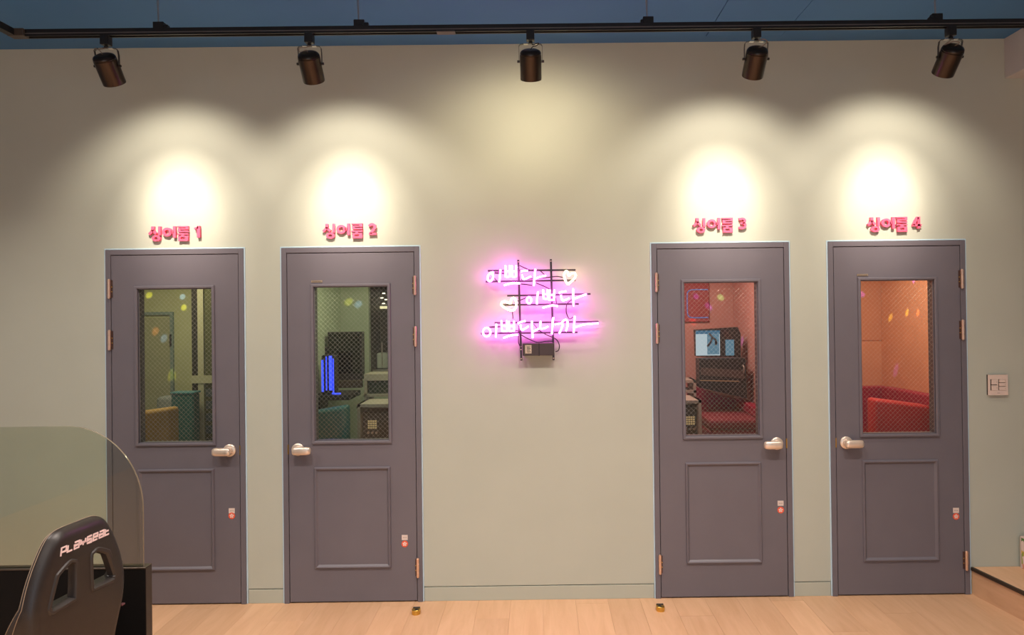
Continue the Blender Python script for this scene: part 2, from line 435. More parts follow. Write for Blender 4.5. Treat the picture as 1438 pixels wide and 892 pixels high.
    obj('lever', bm, NICKEL, h, smooth=True)
    # latch seen in the gap
    lx = DW-fwd if hinge_left else fwd
    obj('strike_plate', boxm(lx-0.0022, lx+0.003, -0.0112, 0.02, hz-0.028, hz+0.028), BRASS, root)
    # stickers
    sx, sz, cz = stick
    st = tag(obj('paper_sticker', boxm(sx-0.0175, sx+0.0175, LY0-0.0008, LY0, sz-0.015, sz+0.015), STICKW, root), 'small pale square sticker')
    bm = bmesh.new()
    for dx in (-0.008, 0.0, 0.008): box(bm, sx+dx-0.002, sx+dx+0.002, LY0-0.0011, LY0-0.0008, sz-0.004, sz+0.004)
    obj('print', bm, mat('faint sticker print', (0.42, 0.33, 0.29), 0.6, var=0.03), st)
    bm = bmesh.new(); cyl(bm, (sx, LY0, cz), (0, -1, 0), 0.0195, 0.001, 24)
    sr = tag(obj('round_sticker', bm, STICKR, root), 'orange red round sticker with white mark')
    bm = bmesh.new()
    for k in range(5):
        q = 2*math.pi*k/5+0.3
        cyl(bm, (sx+0.0085*math.cos(q), LY0-0.001, cz+0.0085*math.sin(q)), (0, -1, 0), 0.0042, 0.0004, 10)
    cyl(bm, (sx, LY0-0.001, cz), (0, -1, 0), 0.003, 0.0004, 10)
    obj('mark', bm, mat('sticker white', (0.85, 0.72, 0.66), 0.6, var=0.02), sr)
    if plate:
        pl = tag(obj('name_plate', boxm(plate[0]-0.033, plate[0]+0.033, LY0-0.003, LY0, 1.893, 1.906, bev=0.001), mat('gold plate', (0.55, 0.42, 0.30), 0.35, 0.7, var=0.05), root), 'tiny gold plate above the window')
        bm = bmesh.new()
        for k in range(7): box(bm, plate[0]-0.026+k*0.0075, plate[0]-0.022+k*0.0075, LY0-0.0034, LY0-0.003, 1.897, 1.902)
        obj('engraving', bm, INK, pl)
    return root
door(0, True, (0.733, 0.5506, 0.521), None)
door(1, False, (0.7125, 0.3796, 0.342), (0.2087,))
door(2, True, (0.746, 0.553, 0.513), None)
door(3, False, (0.738, 0.4975, 0.4617), (0.204,))

# ================================================================== pink letter signs
U = 0.000293
def arc(cx, cy, rx, ry, a0, a1, n=10):
    return [(cx+rx*math.cos(R(a0+(a1-a0)*k/n)), cy-ry*math.sin(R(a0+(a1-a0)*k/n))) for k in range(n+1)]
def sign(x, ztop, digit, ordinal):
    t = empty('letter_sign', (x, 0, ztop), 0, 'pink raised letters 싱어룸 %s on the wall above the %s door from the left' % (digit, ordinal), 'sign', 'room name signs over the doors')
    Y0, Y1 = -0.017, 0.0
    def P(p): return ((p[0]-200)*U, -(p[1]-215)*U)
    def sk(bm, pts, w): stroke(bm, [P(p) for p in pts], w*U, Y0, Y1)
    def rg(bm, cx, cy, rx, ry, ix, iy):
        o = [P((cx+rx*math.cos(a), cy+ry*math.sin(a))) for a in [2*math.pi*k/28 for k in range(28)]]
        i_ = [P((cx+ix*math.cos(a), cy+iy*math.sin(a))) for a in [2*math.pi*k/28 for k in range(28)]]
        ringprism(bm, o, i_, Y0, Y1)
    def rc(bm, x0, x1, z0, z1):
        a = P((x0, z1)); b = P((x1, z0)); box(bm, a[0], b[0], Y0, Y1, a[1], b[1])
    bm = bmesh.new()
    sk(bm, [(285, 215), (285, 305)], 60); sk(bm, [(285, 290), (250, 335), (208, 372)], 48); sk(bm, [(285, 290), (315, 330), (355, 366)], 48)
    sk(bm, [(422, 215), (422, 395)], 52); rg(bm, 355, 455, 88, 62, 36, 26)
    obj('letter', bm, PINK, t)
    bm = bmesh.new()
    rg(bm, 575, 330, 98, 90, 44, 44); sk(bm, [(650, 335), (705, 335)], 52); sk(bm, [(722, 215), (722, 448)], 58)
    obj('letter', bm, PINK, t)
    bm = bmesh.new()
    for q in ((782, 1003, 212, 240), (952, 1003, 240, 258), (795, 1003, 258, 284), (795, 846, 284, 304), (795, 1003, 304, 334), (780, 1003, 358, 386), (862, 918, 386, 410), (800, 1000, 410, 438), (800, 850, 438, 472), (935, 1000, 438, 472), (800, 1000, 472, 515)): rc(bm, *q)
    obj('letter', bm, PINK, t)
    bm = bmesh.new()
    if digit == '1':
        sk(bm, [(1205, 215), (1205, 450)], 62); sk(bm, [(1205, 238), (1165, 262), (1120, 270)], 40)
    elif digit == '2':
        sk(bm, [(1130, 272)] + arc(1195, 288, 58, 52, 150, -20, 9) + [(1225, 345), (1160, 420)], 52); rc(bm, 1130, 1280, 405, 450)
    elif digit == '3':
        sk(bm, [(1125, 245)] + arc(1190, 280, 60, 44, 120, -80, 9), 46); sk(bm, arc(1190, 375, 65, 52, 80, -120, 9) + [(1120, 420)], 46); rc(bm, 1160, 1215, 308, 350)
    else:
        sk(bm, [(1235, 215), (1235, 450)], 56); rc(bm, 1110, 1290, 365, 405); sk(bm, [(1222, 225), (1170, 300), (1130, 385)], 46)
    obj('letter', bm, PINK, t)
for x, z, d, w in ((-2.306, 2.236, '1', 'first'), (-1.278, 2.240, '2', 'second'), (0.915, 2.248, '3', 'third'), (1.950, 2.241, '4', 'fourth')): sign(x, z, d, w)

# ================================================================== track and spots
TY, TZ = -0.70, 3.101
track = empty('lighting_track', (0, TY, TZ), 0, 'long black lighting track hung from the blue ceiling on steel wires', 'track')
def track_profile(bm, x0, x1):
    box(bm, x0, x1, -0.0175, 0.0175, 0.004, 0.0175)
    box(bm, x0, x1, -0.0175, -0.010, -0.0165, 0.004); box(bm, x0, x1, 0.010, 0.0175, -0.0165, 0.004)
bm = bmesh.new(); track_profile(bm, -2.53, 3.9); obj('rail', bm, TRACK, track)
bm = bmesh.new(); box(bm, -2.53, 3.9, -0.0185, -0.0175, -0.006, -0.001); box(bm, -2.53, 3.9, -0.010, 0.010, -0.002, 0.004); obj('conductor_strip', bm, GROOVE, track)
bm = bmesh.new(); box(bm, -2.578, -2.543, -3.6, -0.03, -0.0165, 0.0175, bev=0.001); obj('side_rail', bm, TRACK, track)
obj('corner_connector', boxm(-2.579, -2.50, -0.03, 0.0185, -0.0175, 0.0185, bev=0.002), mat('brown connector', (0.05, 0.038, 0.03), 0.4, var=0.08), track)
obj('joint_cover', boxm(-0.49, -0.40, -0.019, 0.019, -0.0178, -0.012, bev=0.001), mat('grey joint cover', (0.10, 0.085, 0.085), 0.4, 0.4, var=0.08), track)
for k, x in enumerate((-1.849, -0.866, 0.554, 1.977)):
    bm = bmesh.new(); box(bm, x-0.030, x+0.022, -0.014, 0.014, 0.0175, 0.050, bev=0.002)
    sx = 1 if k < 2 else -1
    xa, xb = sorted((x+sx*0.02, x+sx*0.042)); box(bm, xa, xb, -0.012, 0.012, 0.0175, 0.036, bev=0.002)
    c = obj('suspension_clamp', bm, TRACK, track)
    bm = bmesh.new()
    for dx in (-0.0035, 0.0035): tube(bm, [(x-0.008+dx*0.4, 0, 0.048), (x-0.012+dx, 0.0, CZ-TZ)], 0.0022, 6)
    tag(obj('hanging_wire', bm, WIRE, c), 'steel hanging wire')
def spot(x, pitch, label, core, wide, col, cable, ca=40, wa=112, bp=R(43)):
    t = empty('track_spotlight', (x, TY, TZ), 0, label, 'spotlight', 'spotlights on the lighting track')
    bm = bmesh.new(); box(bm, -0.020, 0.020, -0.019, 0.019, -0.060, -0.0166, bev=0.002, seg=2); cyl(bm, (0, 0, -0.062), (0, 0, -1), 0.010, 0.012, 14, 0.002)
    obj('track_adapter', bm, TRACK, t, smooth=False)
    pz = -0.158 ; py = 0.010                      # pivot
    d = Vector((0, math.cos(pitch), -math.sin(pitch)))
    bm = bmesh.new(); w = 0.0572; r = 0.014
    path = [(-w, py, pz)] + [(-w, py*0.8, pz+0.05), (-w, 0, -0.086), (-w+0.006, 0, -0.078), (-w+0.018, 0, -0.076), (-0.014, 0, -0.073), (0.014, 0, -0.073), (w-0.018, 0, -0.076), (w-0.006, 0, -0.078), (w, 0, -0.086), (w, py*0.8, pz+0.05), (w, py, pz)]
    # flat strap
    for a, b in zip(path, path[1:]):
        a, b = Vector(a), Vector(b); tt = (b-a).normalized(); nn = Vector((-tt.z, 0, tt.x)).normalized()*0.0011; s = Vector((0, 0.0065, 0))
        v = [bm.verts.new(p) for p in (a+nn-s, a+nn+s, a-nn+s, a-nn-s, b+nn-s, b+nn+s, b-nn+s, b-nn-s)]
        for q in ((0, 1, 5, 4), (1, 2, 6, 5), (2, 3, 7, 6), (3, 0, 4, 7)): bm.faces.new([v[i] for i in q])
    obj('yoke', bm, STEEL, t)
    for dx in (-0.013, 0.013): obj('yoke_clip', boxm(min(dx, dx*2.6), max(dx, dx*2.6), -0.007, 0.007, -0.0775, -0.0745), CLIP, t)
    piv = Vector((0, py, pz)); base = piv - d*0.056
    bm = bmesh.new()
    M = axis_m(base, d)
    lathe(bm, [(0.030, 0), (0.036, 0.001), (0.046, 0.006), (0.0505, 0.012), (0.052, 0.018), (0.0505, 0.020), (0.0505, 0.023), (0.053, 0.024), (0.053, 0.138), (0.0525, 0.143), (0.049, 0.143), (0.047, 0.110), (0.020, 0.102)], M, 40)
    body = obj('lamp_body', bm, BRONZE, t, smooth=True)
    bm = bmesh.new(); lathe(bm, [(0.0465, 0.118), (0.0465, 0.121), (0.030, 0.1215)], M, 32)
    obj('lens', bm, emit_mat('lamp lens glow', (1.0, 0.85, 0.62), 6.0), body, smooth=False)
    for s in (-1, 1):
        bm = bmesh.new(); cyl(bm, piv+Vector((s*0.0535, 0, 0)), (s, 0, 0), 0.0065, 0.013, 12, 0.001); obj('knob', bm, TRACK, t)
    top = base + d*0.002
    pts = [Vector((0.006, 0, -0.072))] + [Vector(p) for p in cable] + [top]
    tag(obj('cable', tubem(catmull(pts, 6), 0.0022, 7), mat('lamp cord', (0.28, 0.20, 0.15), 0.5, var=0.1) if col is WARM else CABLE, t, smooth=True), 'thin power cord')
    mouth = base + d*0.146
    for nm, e, ang, bl, rad in (('core_beam', core, ca, 1.0, 0.03), ('middle_beam', core*0.85, 60, 1.0, 0.03), ('wide_beam', wide, wa, 0.6, 0.04)):
        if e <= 0: continue
        l = lamp(nm, 'SPOT', mouth, e, col, t, spot_size=R(ang), spot_blend=bl, shadow_soft_size=rad); aim(l, (0, math.cos(bp), -math.sin(bp)))
spot(-2.115, R(50), 'black track spotlight at the left end, pointing above the first door', CORE_W, WIDE_W, WARM, [(-0.03, -0.01, -0.082), (-0.045, -0.015, -0.079), (-0.02, -0.02, -0.092)])
spot(-1.117, R(50), 'black track spotlight pointing above the second door from left', CORE_W, WIDE_W, WARM, [(-0.01, -0.015, -0.085), (-0.045, -0.012, -0.088), (-0.042, -0.012, -0.108), (-0.01, -0.015, -0.100)])
spot(-0.030, R(57), 'dimmer black track spotlight in the middle, above the neon sign', 0.0, WIDE_W*0.95, (1.0, 0.84, 0.58), [(0.012, -0.012, -0.084), (0.04, -0.012, -0.076), (0.03, -0.012, -0.088), (0.01, -0.014, -0.095)], wa=150, bp=R(35))
spot(1.083, R(48), 'black track spotlight pointing above the third door, under the ceiling hatch', CORE_W, WIDE_W, WARM, [(0.03, -0.012, -0.068), (0.05, -0.012, -0.080), (0.03, -0.014, -0.100)])
spot(2.043, R(45), 'black track spotlight at the right end, pointing above the fourth door', CORE_W, WIDE_W, WARM, [(-0.01, -0.012, -0.085), (-0.04, -0.014, -0.108), (0.0, -0.016, -0.092), (0.03, -0.02, -0.098)])

# ================================================================== neon sign
PXM = 237.0
NX, NZ, NU, NV = 0.0, 1.485, 755.0, 436.0      # sign centre: metres on the wall, drawing units
SQ = 0.983                                      # the sign stands in front of the wall
def N(u, v, y): 
    du, dv = (u-NU), (v-NV); a = 0.0115
    return Vector(((du*math.cos(a)-dv*math.sin(a))/PXM*SQ, y, -(du*math.sin(a)+dv*math.cos(a))/PXM*SQ))
NXW = -0.003
neon = empty('neon_sign', (NXW + (755-758.5)/PXM, 0, 1.7155), 0, 'pink neon handwriting with two yellow hearts on a black bar frame on the wall', 'neon sign')
NEONP = emit_mat('pink neon glow', (1.0, 0.11, 0.85), 38.0)
NEONY = emit_mat('warm white neon glow', (1.0, 0.80, 0.36), 14.0)
def uA(p): return (660+p[0]/6.86, 360+p[1]/6.86)
def uB(p): return (750+p[0]/6.86, 360+p[1]/6.86)
def uC(p): return (640+p[0]/4.054, 340+p[1]/4.054)
TUY = -0.072
def ntube(strokes, f, m_, name='neon_letter', closed=False, smooth=True, r=0.0052):
    bm = bmesh.new()
    for s in strokes:
        cl = s[0] == s[-1] and len(s) > 3
        pts = [N(*f(p), TUY) for p in (s[:-1] if cl else s)]
        pts = catmull(pts, 5, cl) if len(pts) > 2 else pts
        tube(bm, pts, r, 8, cl)
    return obj(name, bm, m_, neon, smooth=True)
def ell(cx, cy, rx, ry, n=10, a0=0.0):
    L = [(cx+rx*math.cos(a0+2*math.pi*k/n), cy+ry*math.sin(a0+2*math.pi*k/n)) for k in range(n)]; return L+[L[0]]
def bieup(x0, x1, y0, y1, sl=0):
    ym = y0+(y1-y0)*0.52
    return [[(x0, y0), (x0+sl*.5, ym), (x0+sl, y1), (x0+sl+4, y1+1), (x1+sl-4, y1+1), (x1+sl, y1), (x1+sl*.5, ym), (x1, y0)], [(x0+sl*.5, ym), (x1+sl*.5, ym)]]
# line 1
ntube([[(240, 160), (215, 160), (190, 180), (178, 210), (185, 238), (208, 242), (228, 220), (232, 195), (222, 168)]], uA, NEONP)
ntube([[(303, 130), (298, 190), (290, 255)]], uA, NEONP)
ntube(bieup(350, 390, 88, 200) + bieup(412, 454, 90, 200), uA, NEONP)
ntube([[(335, 285), (380, 270), (430, 262), (490, 266)]], uA, NEONP)
ntube([[(498, 148), (530, 143), (566, 144)], [(512, 178), (516, 205), (532, 224), (598, 196)]], uA, NEONP)
ntube([[(22, 125), (14, 200), (5, 290)], [(12, 222), (60, 205), (125, 190)]], uB, NEONP)
# heart at the end of line 1
tag(ntube([[(335, 272), (306, 222), (300, 178), (318, 146), (334, 158), (343, 190), (362, 176), (396, 164), (411, 188), (398, 218), (366, 248), (335, 272)]], uB, NEONY, 'neon_heart'), 'upright yellow heart at the end of the first line')
# line 2
tag(ntube([[(345, 440), (316, 450), (315, 475), (345, 500), (385, 520), (425, 525), (450, 495), (456, 455), (444, 415), (424, 405), (404, 425), (402, 455), (378, 452), (345, 440)]], uA, NEONY, 'neon_heart'), 'tilted yellow heart at the start of the second line')
ntube([ell(578, 428, 22, 30)], uA, NEONP)
ntube([[(47, 345), (40, 400), (36, 465)]], uB, NEONP)
ntube(bieup(96, 138, 325, 413, 6) + bieup(160, 206, 326, 424, -6), uB, NEONP)
ntube([[(92, 502), (140, 486), (190, 478), (240, 485)]], uB, NEONP)
ntube([[(248, 358), (285, 346), (322, 342)], [(268, 376), (274, 405), (290, 430), (350, 408)]], uB, NEONP)
ntube([[(385, 315), (387, 400), (390, 485)], [(392, 415), (450, 392), (515, 370)]], uB, NEONP)
# line 3
ntube([ell(170, 735, 36, 42)], uA, NEONP)
ntube([[(262, 655), (260, 720), (258, 785)]], uA, NEONP)
ntube(bieup(312, 362, 622, 722, 4) + bieup(384, 432, 628, 722, 0), uA, NEONP)
ntube([[(328, 792), (390, 770), (430, 762), (472, 760)]], uA, NEONP)
ntube([[(470, 652), (505, 636), (544, 628)], [(496, 662), (500, 700), (518, 712), (575, 678)]], uA, NEONP)
ntube([[(605, 628), (608, 710), (613, 792)], [(610, 735), (640, 718), (672, 702)]], uA, NEONP)
ntube([[(73, 628), (68, 670), (72, 700), (110, 698), (145, 680)]], uB, NEONP)
ntube([[(205, 604), (190, 606), (187, 680), (180, 755)]], uB, NEONP)
ntube([[(208, 662), (245, 655), (282, 652), (278, 690), (250, 750)], [(280, 640), (302, 618), (328, 624), (332, 672), (316, 726)]], uB, NEONP)
ntube([[(400, 580), (396, 660), (390, 740)], [(402, 690), (480, 664), (560, 655), (630, 650)]], uB, NEONP)
# bars
def bar(a, b, w=0.0105, y=-0.052, name='rail_bar', cap=True):
    A, B = N(*a, y), N(*b, y); d = (B-A).normalized(); n_ = Vector((-d.z, 0, d.x))*w/2; s = Vector((0, w/2, 0))
    bm = bmesh.new(); v = [bm.verts.new(p) for p in (A+n_-s, A+n_+s, A-n_+s, A-n_-s, B+n_-s, B+n_+s, B-n_+s, B-n_-s)]
    for q in ((0, 1, 5, 4), (1, 2, 6, 5), (2, 3, 7, 6), (3, 0, 4, 7), (0, 1, 2, 3), (4, 5, 6, 7)): bm.faces.new([v[i] for i in q])
    return obj(name, bm, BARM, neon)
for a, b in (((686, 380.7), (810, 379.5)), ((683, 396), (810, 394)), ((713.3, 416), (831, 413.5)), ((706.6, 429), (814.4, 427.6)), ((695.5, 454.3), (842.3, 452.6)), ((676.3, 469.3), (812.7, 467.5)), ((688, 460.4), (708, 459.4)), ((694, 383.6), (712, 384.4))): bar(a, b)
for a, b in (((728.8, 365), (733.2, 507.7)), ((775, 364), (778.9, 507.2))):
    q = tag(bar(a, b, 0.012, -0.040, 'post_bar'))
    bm = bmesh.new()
    for t in (0.02, 0.98, 0.86, 0.89):
        p = N(a[0]+(b[0]-a[0])*t, a[1]+(b[1]-a[1])*t, -0.045); cyl(bm, p, (0, -1, 0), 0.0035, 0.004, 8)
        if t in (0.02, 0.98): cyl(bm, Vector((p.x, 0, p.z)), (0, -1, 0), 0.003, 0.045, 8)
    tag(obj('standoff_bolt', bm, COPPER, q), kind='stuff')
# tube supports
bm = bmesh.new()
for u, v in ((689, 391), (700, 384), (720, 384), (752, 384), (799, 396), (797, 400), (803, 398), (712, 429), (745, 420), (766, 415), (780, 416), (806, 420), (690, 460), (715, 457), (748, 462), (778, 460), (807, 460), (720, 471), (770, 430)):
    p = N(u, v, 0); cyl(bm, Vector((p.x, -0.046, p.z)), (0, -1, 0), 0.003, 0.022, 6)
tag(obj('tube_support', bm, BARM, neon), kind='stuff')
bm = bmesh.new(); A, B = N(735, 483, 0), N(779.4, 499.8, 0)
box(bm, A.x, B.x, -0.076, -0.002, B.z, A.z, bev=0.002)
tr = tag(obj('transformer_box', bm, mat('brown black transformer', (0.050, 0.030, 0.030), 0.45, var=0.06), neon), 'dark transformer box')
A, B = N(738.6, 485.4, 0), N(747.8, 497, 0)
obj('rating_label', boxm(A.x, B.x, -0.0768, -0.076, B.z, A.z), mat('label paper', (0.50, 0.40, 0.32), 0.5, var=0.25, vscale=160), tr)
bm = bmesh.new()
for k in range(4): box(bm, A.x+0.010, B.x-0.006-0.004*(k % 2), -0.0772, -0.0768, B.z+0.008+k*0.009, B.z+0.012+k*0.009)
obj('label_print', bm, INK, tr)
A = N(758.2, 482.5, 0); B = N(758.4, 500.5, 0)
obj('box_seam', tubem([(A.x, -0.077, A.z), (B.x, -0.077, B.z)], 0.0022, 6), CABLE, tr)
for pts in ([(368, 135), (400, 150), (440, 165), (460, 158), (485, 165), (510, 188)], [(378, 215), (440, 212), (520, 205), (580, 198), (625, 205)], [(355, 240), (400, 243), (448, 250)], [(462, 235), (500, 250), (545, 272)],
            [(668, 330), (640, 355), (635, 400), (652, 440), (675, 430)], [(340, 345), (375, 332), (420, 315)], [(328, 400), (330, 440)], [(375, 530), (420, 555), (470, 574), (520, 568), (562, 568)], [(470, 500), (520, 530), (575, 555), (595, 590), (590, 620), (572, 628)],
            [(365, 480), (362, 570), (375, 600)], [(445, 465), (465, 490), (478, 512)], [(222, 205), (246, 232)], [(575, 320), (580, 352)], [(310, 528), (345, 508), (372, 515)]):
    bm = tubem(catmull([N(*uC(p), -0.058) for p in pts], 6), 0.0030, 7); obj('cable', bm, CABLE, neon, smooth=True)

# ================================================================== wall switch
sw = empty('light_switch', (2.7085, 0, 1.2385), 0, 'square beige light switch with five rocker buttons right of the fourth door', 'light switch')
bm = bmesh.new()
w, h, dpt = 0.0585, 0.0605, -0.016
for q in ((-w, -0.046, -h, h), (0.046, w, -h, h), (-0.046, 0.046, -h, -0.032), (-0.046, 0.046, 0.034, h)): box(bm, q[0], q[1], dpt, -0.0112, q[2], q[3])
box(bm, -0.046, 0.046, dpt+0.007, -0.0045, -0.032, 0.034); box(bm, -0.004, 0.001, dpt, -0.0045, -0.032, 0.034)
obj('switch_plate', bm, PLATE, sw)
obj('shaded_side', boxm(-w+0.0005, w-0.0005, -0.011, 0.0, -h+0.0005, h-0.0005), RUBBER, sw)  # dark colour stands in for the shaded side of the plate
obj('recess', boxm(-0.0458, 0.0458, dpt+0.0065, dpt+0.0068, -0.0318, 0.0338), DARKGAP, sw)
for xs, rows in (((-0.038, -0.0045), ((0.0025, 0.033), (-0.0315, -0.0015))), ((0.0075, 0.0455), ((0.0145, 0.033), (-0.0075, 0.0115), (-0.0315, -0.0105)))):
    for z0, z1 in rows:
        b_ = obj('rocker_button', boxm(xs[0], xs[1], dpt-0.002, dpt+0.006, z0, z1, bev=0.001), PLATE, sw)
        obj('indicator', boxm(xs[1]-0.006, xs[1]-0.003, dpt-0.0025, dpt-0.002, (z0+z1)/2-0.003, (z0+z1)/2+0.003), mat('switch indicator', (0.5, 0.34, 0.26), 0.5, var=0.05), b_)
obj('maker_mark', boxm(-0.006, 0.010, dpt-0.0004, dpt, -0.049, -0.046), mat('faint sticker print', (0.42, 0.33, 0.29)), sw)

# ================================================================== door stops
def stop(x, s, label):
    t = empty('door_stop', (x, -0.166, 0), 0, label, 'door stop', 'brass door stops')
    bm = bmesh.new(); pts = []
    r = 0.024
    pts = [(r*math.cos(a), r*math.sin(a)) for a in [R(180+180*k/14) for k in range(15)]] + [(r, 0.012), (-r, 0.012)]
    def slab(bm, P, z0, z1, b):
        L = []
        for sc, z in ((1, z0), (1, z1-b), (1-b*30, z1)):
            L.append([bm.verts.new((p[0]*sc, p[1]*sc, z)) for p in P])
        n = len(P)
        for a, c in zip(L, L[1:]):
            for i in range(n): bm.faces.new((a[i], a[(i+1) % n], c[(i+1) % n], c[i]))
        bm.faces.new(L[0]); bm.faces.new(L[-1])
    slab(bm, pts, 0.0, 0.027, 0.003)
    obj('stop_body', bm, BRASS, t)
    bm = bmesh.new(); box(bm, -0.020, 0.020, 0.012, 0.022, 0.004, 0.031, bev=0.002); obj('rubber_bumper', bm, RUBBER, t)
    bm = bmesh.new(); cyl(bm, (s*0.004, -0.006, 0.0268), (0, 0, 1), 0.010, 0.002, 16); obj('screw_cover', bm, RUBBER, t)
stop(-0.722, 1, 'small brass door stop on the floor in front of the second door')
stop(0.665, -1, 'small brass door stop on the floor in front of the third door')

# ================================================================== raised platform, floral box
pf = empty('raised_platform', (2.536, 0, 0), 0, 'low raised wooden platform with dark nosing in the right corner', 'platform')
def edge_x(y): return -0.16*y
ang = math.atan(0.16)
YF = -3.6
bm = bmesh.new()
v = [(0.006, -0.002), (edge_x(YF)+0.006, YF), (1.95, YF), (1.95, -0.002)]
def poly(bm, P, z0, z1):
    a = [bm.verts.new((p[0], p[1], z0)) for p in P]; b = [bm.verts.new((p[0], p[1], z1)) for p in P]
    bm.faces.new(a); bm.faces.new(b)
    for i in range(len(P)): bm.faces.new((a[i], a[(i+1) % len(P)], b[(i+1) % len(P)], b[i]))
poly(bm, v, 0.0, 0.1495); obj('riser', bm, RISERW, pf)
bm = bmesh.new(); poly(bm, [(-0.002, -0.002), (edge_x(YF)-0.002, YF), (edge_x(YF)+0.014, YF), (0.014, -0.002)], 0.1420, 0.1605); tag(obj('nosing', bm, NOSING, pf), 'dark brown step nosing')
x = 0.0145
k = 0
while x < 1.9:
    x1 = min(x+0.19, 1.95)
    for ya, yb in ((-0.002, -0.9-0.3*(k % 2)), (-0.9-0.3*(k % 2), -2.1-0.3*(k % 2)), (-2.1-0.3*(k % 2), YF)):
        bm = bmesh.new(); sa, sb = edge_x(ya), edge_x(yb)
        c = lambda q, y: min(q+edge_x(y), 1.95)
        if c(x1, ya)-c(x, ya) > 0.003 and c(x1, yb)-c(x, yb) > 0.003:
            poly(bm, [(c(x, ya)+0.0005, ya-0.0005), (c(x, yb)+0.0005, yb+0.0005), (c(x1, yb)-0.0005, yb+0.0005), (c(x1, ya)-0.0005, ya-0.0005)], 0.1495, 0.160)
            obj('plank', bm, FLOORW, pf)
        else: bm.free()
    x = x1; k += 1
fb = empty('floral_box', (2.97, -0.078, 0.160), 0, 'floral printed box on the platform against the wall at the right edge', 'box')
obj('box_body', boxm(-0.148, 0.148, -0.056, 0.056, 0.0, 0.178, bev=0.002), FLORAL, fb)
bm = bmesh.new(); box(bm, -0.150, 0.150, -0.058, 0.058, 0.178, 0.187, bev=0.002); box(bm, -0.150, -0.147, 0.050, 0.058, 0.0, 0.18); obj('box_lid', bm, mat('box lid card', (0.62, 0.48, 0.42), 0.6, var=0.08), fb)

# ================================================================== booth partition with glass
pt = empty('desk_partition', (-1.565, -1.354, 0), 0, 'black low partition with a clear round-cornered glass screen on top', 'partition')
PT = 0.7205; TH = 0.044; PLN = 1.30
obj('panel', boxm(-PLN, -0.0, 0, TH, 0.0, PT-0.006, bev=0.001), BLACK, pt)
obj('top_cap', boxm(-PLN, 0.001, -0.001, TH+0.001, PT-0.006, PT, bev=0.001), mat('dark bronze cap', (0.06, 0.045, 0.035), 0.35, 0.5, var=0.08), pt)
obj('lit_end', boxm(-0.0002, 0.0018, 0.002, TH-0.002, 0.0, PT-0.006), mat('brown lit edge', (0.030, 0.022, 0.017), 0.4, var=0.08), pt)  # panel end face; the brownish light on it is put into the colour
gy0, gy1 = 0.010, 0.018
GT = 1.2775-PT; rr_x, rr_z = 0.300, 0.330
out = [(-PLN, 0.0), (-0.014, 0.0), (-0.014, GT-rr_z)] + [(-0.014-rr_x+rr_x*math.cos(R(90*k/20)), GT-rr_z+rr_z*math.sin(R(90*k/20))) for k in range(1, 21)] + [(-PLN, GT)]
bm = bmesh.new(); prism(bm, [(p[0], p[1]+PT) for p in out], gy0, gy1)
for f in bm.faces:
    if len(f.verts) == 4: f.material_index = 1
gp = obj('glass_screen', bm, [PGLASS, PEDGE], pt)

# ================================================================== racing seat
def loop_in(P, ins):
    n = len(P); out = []
    A = sum(P[i][0]*P[(i+1) % n][1]-P[(i+1) % n][0]*P[i][1] for i in range(n)); sg = 1 if A > 0 else -1
    for i in range(n):
        t = Vector((P[(i+1) % n][0]-P[i-1][0], P[(i+1) % n][1]-P[i-1][1])).normalized()
        out.append((P[i][0]-sg*t.y*ins, P[i][1]+sg*t.x*ins))
    return out
seat = empty('racing_seat', (-1.558, -1.723, 0), R(83.1), 'black racing simulator seat seen from behind in the lower left corner', 'seat')
half = [(0.0, 1.012), (0.05, 1.012), (0.085, 1.008), (0.114, 0.992), (0.144, 0.950), (0.178, 0.880), (0.202, 0.800), (0.207, 0.744), (0.199, 0.680), (0.180, 0.625), (0.160, 0.560), (0.150, 0.480), (0.148, 0.400), (0.146, 0.335)]
full = half + [(0.0, 0.325)] + [(-x, z) for x, z in reversed(half[1:])]
ol = [(p.x, p.y) for p in catmull([Vector((x, z)) for x, z in full], 4, True)]
hole_r = [(0.040, 0.876), (0.048, 0.888), (0.060, 0.890), (0.095, 0.871), (0.104, 0.860), (0.131, 0.789), (0.130, 0.779), (0.122, 0.772), (0.052, 0.776), (0.043, 0.783)]
bez_r = [(0.026, 0.884), (0.042, 0.904), (0.066, 0.908), (0.112, 0.884), (0.124, 0.868), (0.150, 0.787), (0.148, 0.770), (0.134, 0.756), (0.046, 0.760), (0.030, 0.776)]
def fwd_off(a, z):            # side bolsters come forward, more so lower down
    s = max(0.0, (abs(a)-0.09)/0.10); s = min(1.0, s); s = s*s*(3-2*s)
    return s*(0.004+min(0.15, 0.06*max(0.0, 0.95-z)**1.5+0.55*max(0.0, 0.80-z)))
TK = 0.052
prof = [(0.034, 0.0), (0.022, 0.0025), (0.012, 0.008), (0.005, 0.016), (0.001, 0.026), (0.0, 0.034), (0.002, 0.042), (0.007, 0.048), (0.016, TK)]
bm = bmesh.new(); rings = []
for ins, wv in prof:
    L = loop_in(ol, ins) if ins > 0 else ol
    rings.append([bm.verts.new((p[0], wv + fwd_off(*p)*max(0, (wv-0.008)/(TK-0.008)), p[1])) for p in L])
n = len(ol)
for a, b in zip(rings, rings[1:]):
    for i in range(n): bm.faces.new((a[i], a[(i+1) % n], b[(i+1) % n], b[i]))
def hole_pts(P, s): return [(s*x, z) for x, z in P]
mid_r = [((a[0]+b[0])/2, (a[1]+b[1])/2) for a, b in zip(hole_r, bez_r)]
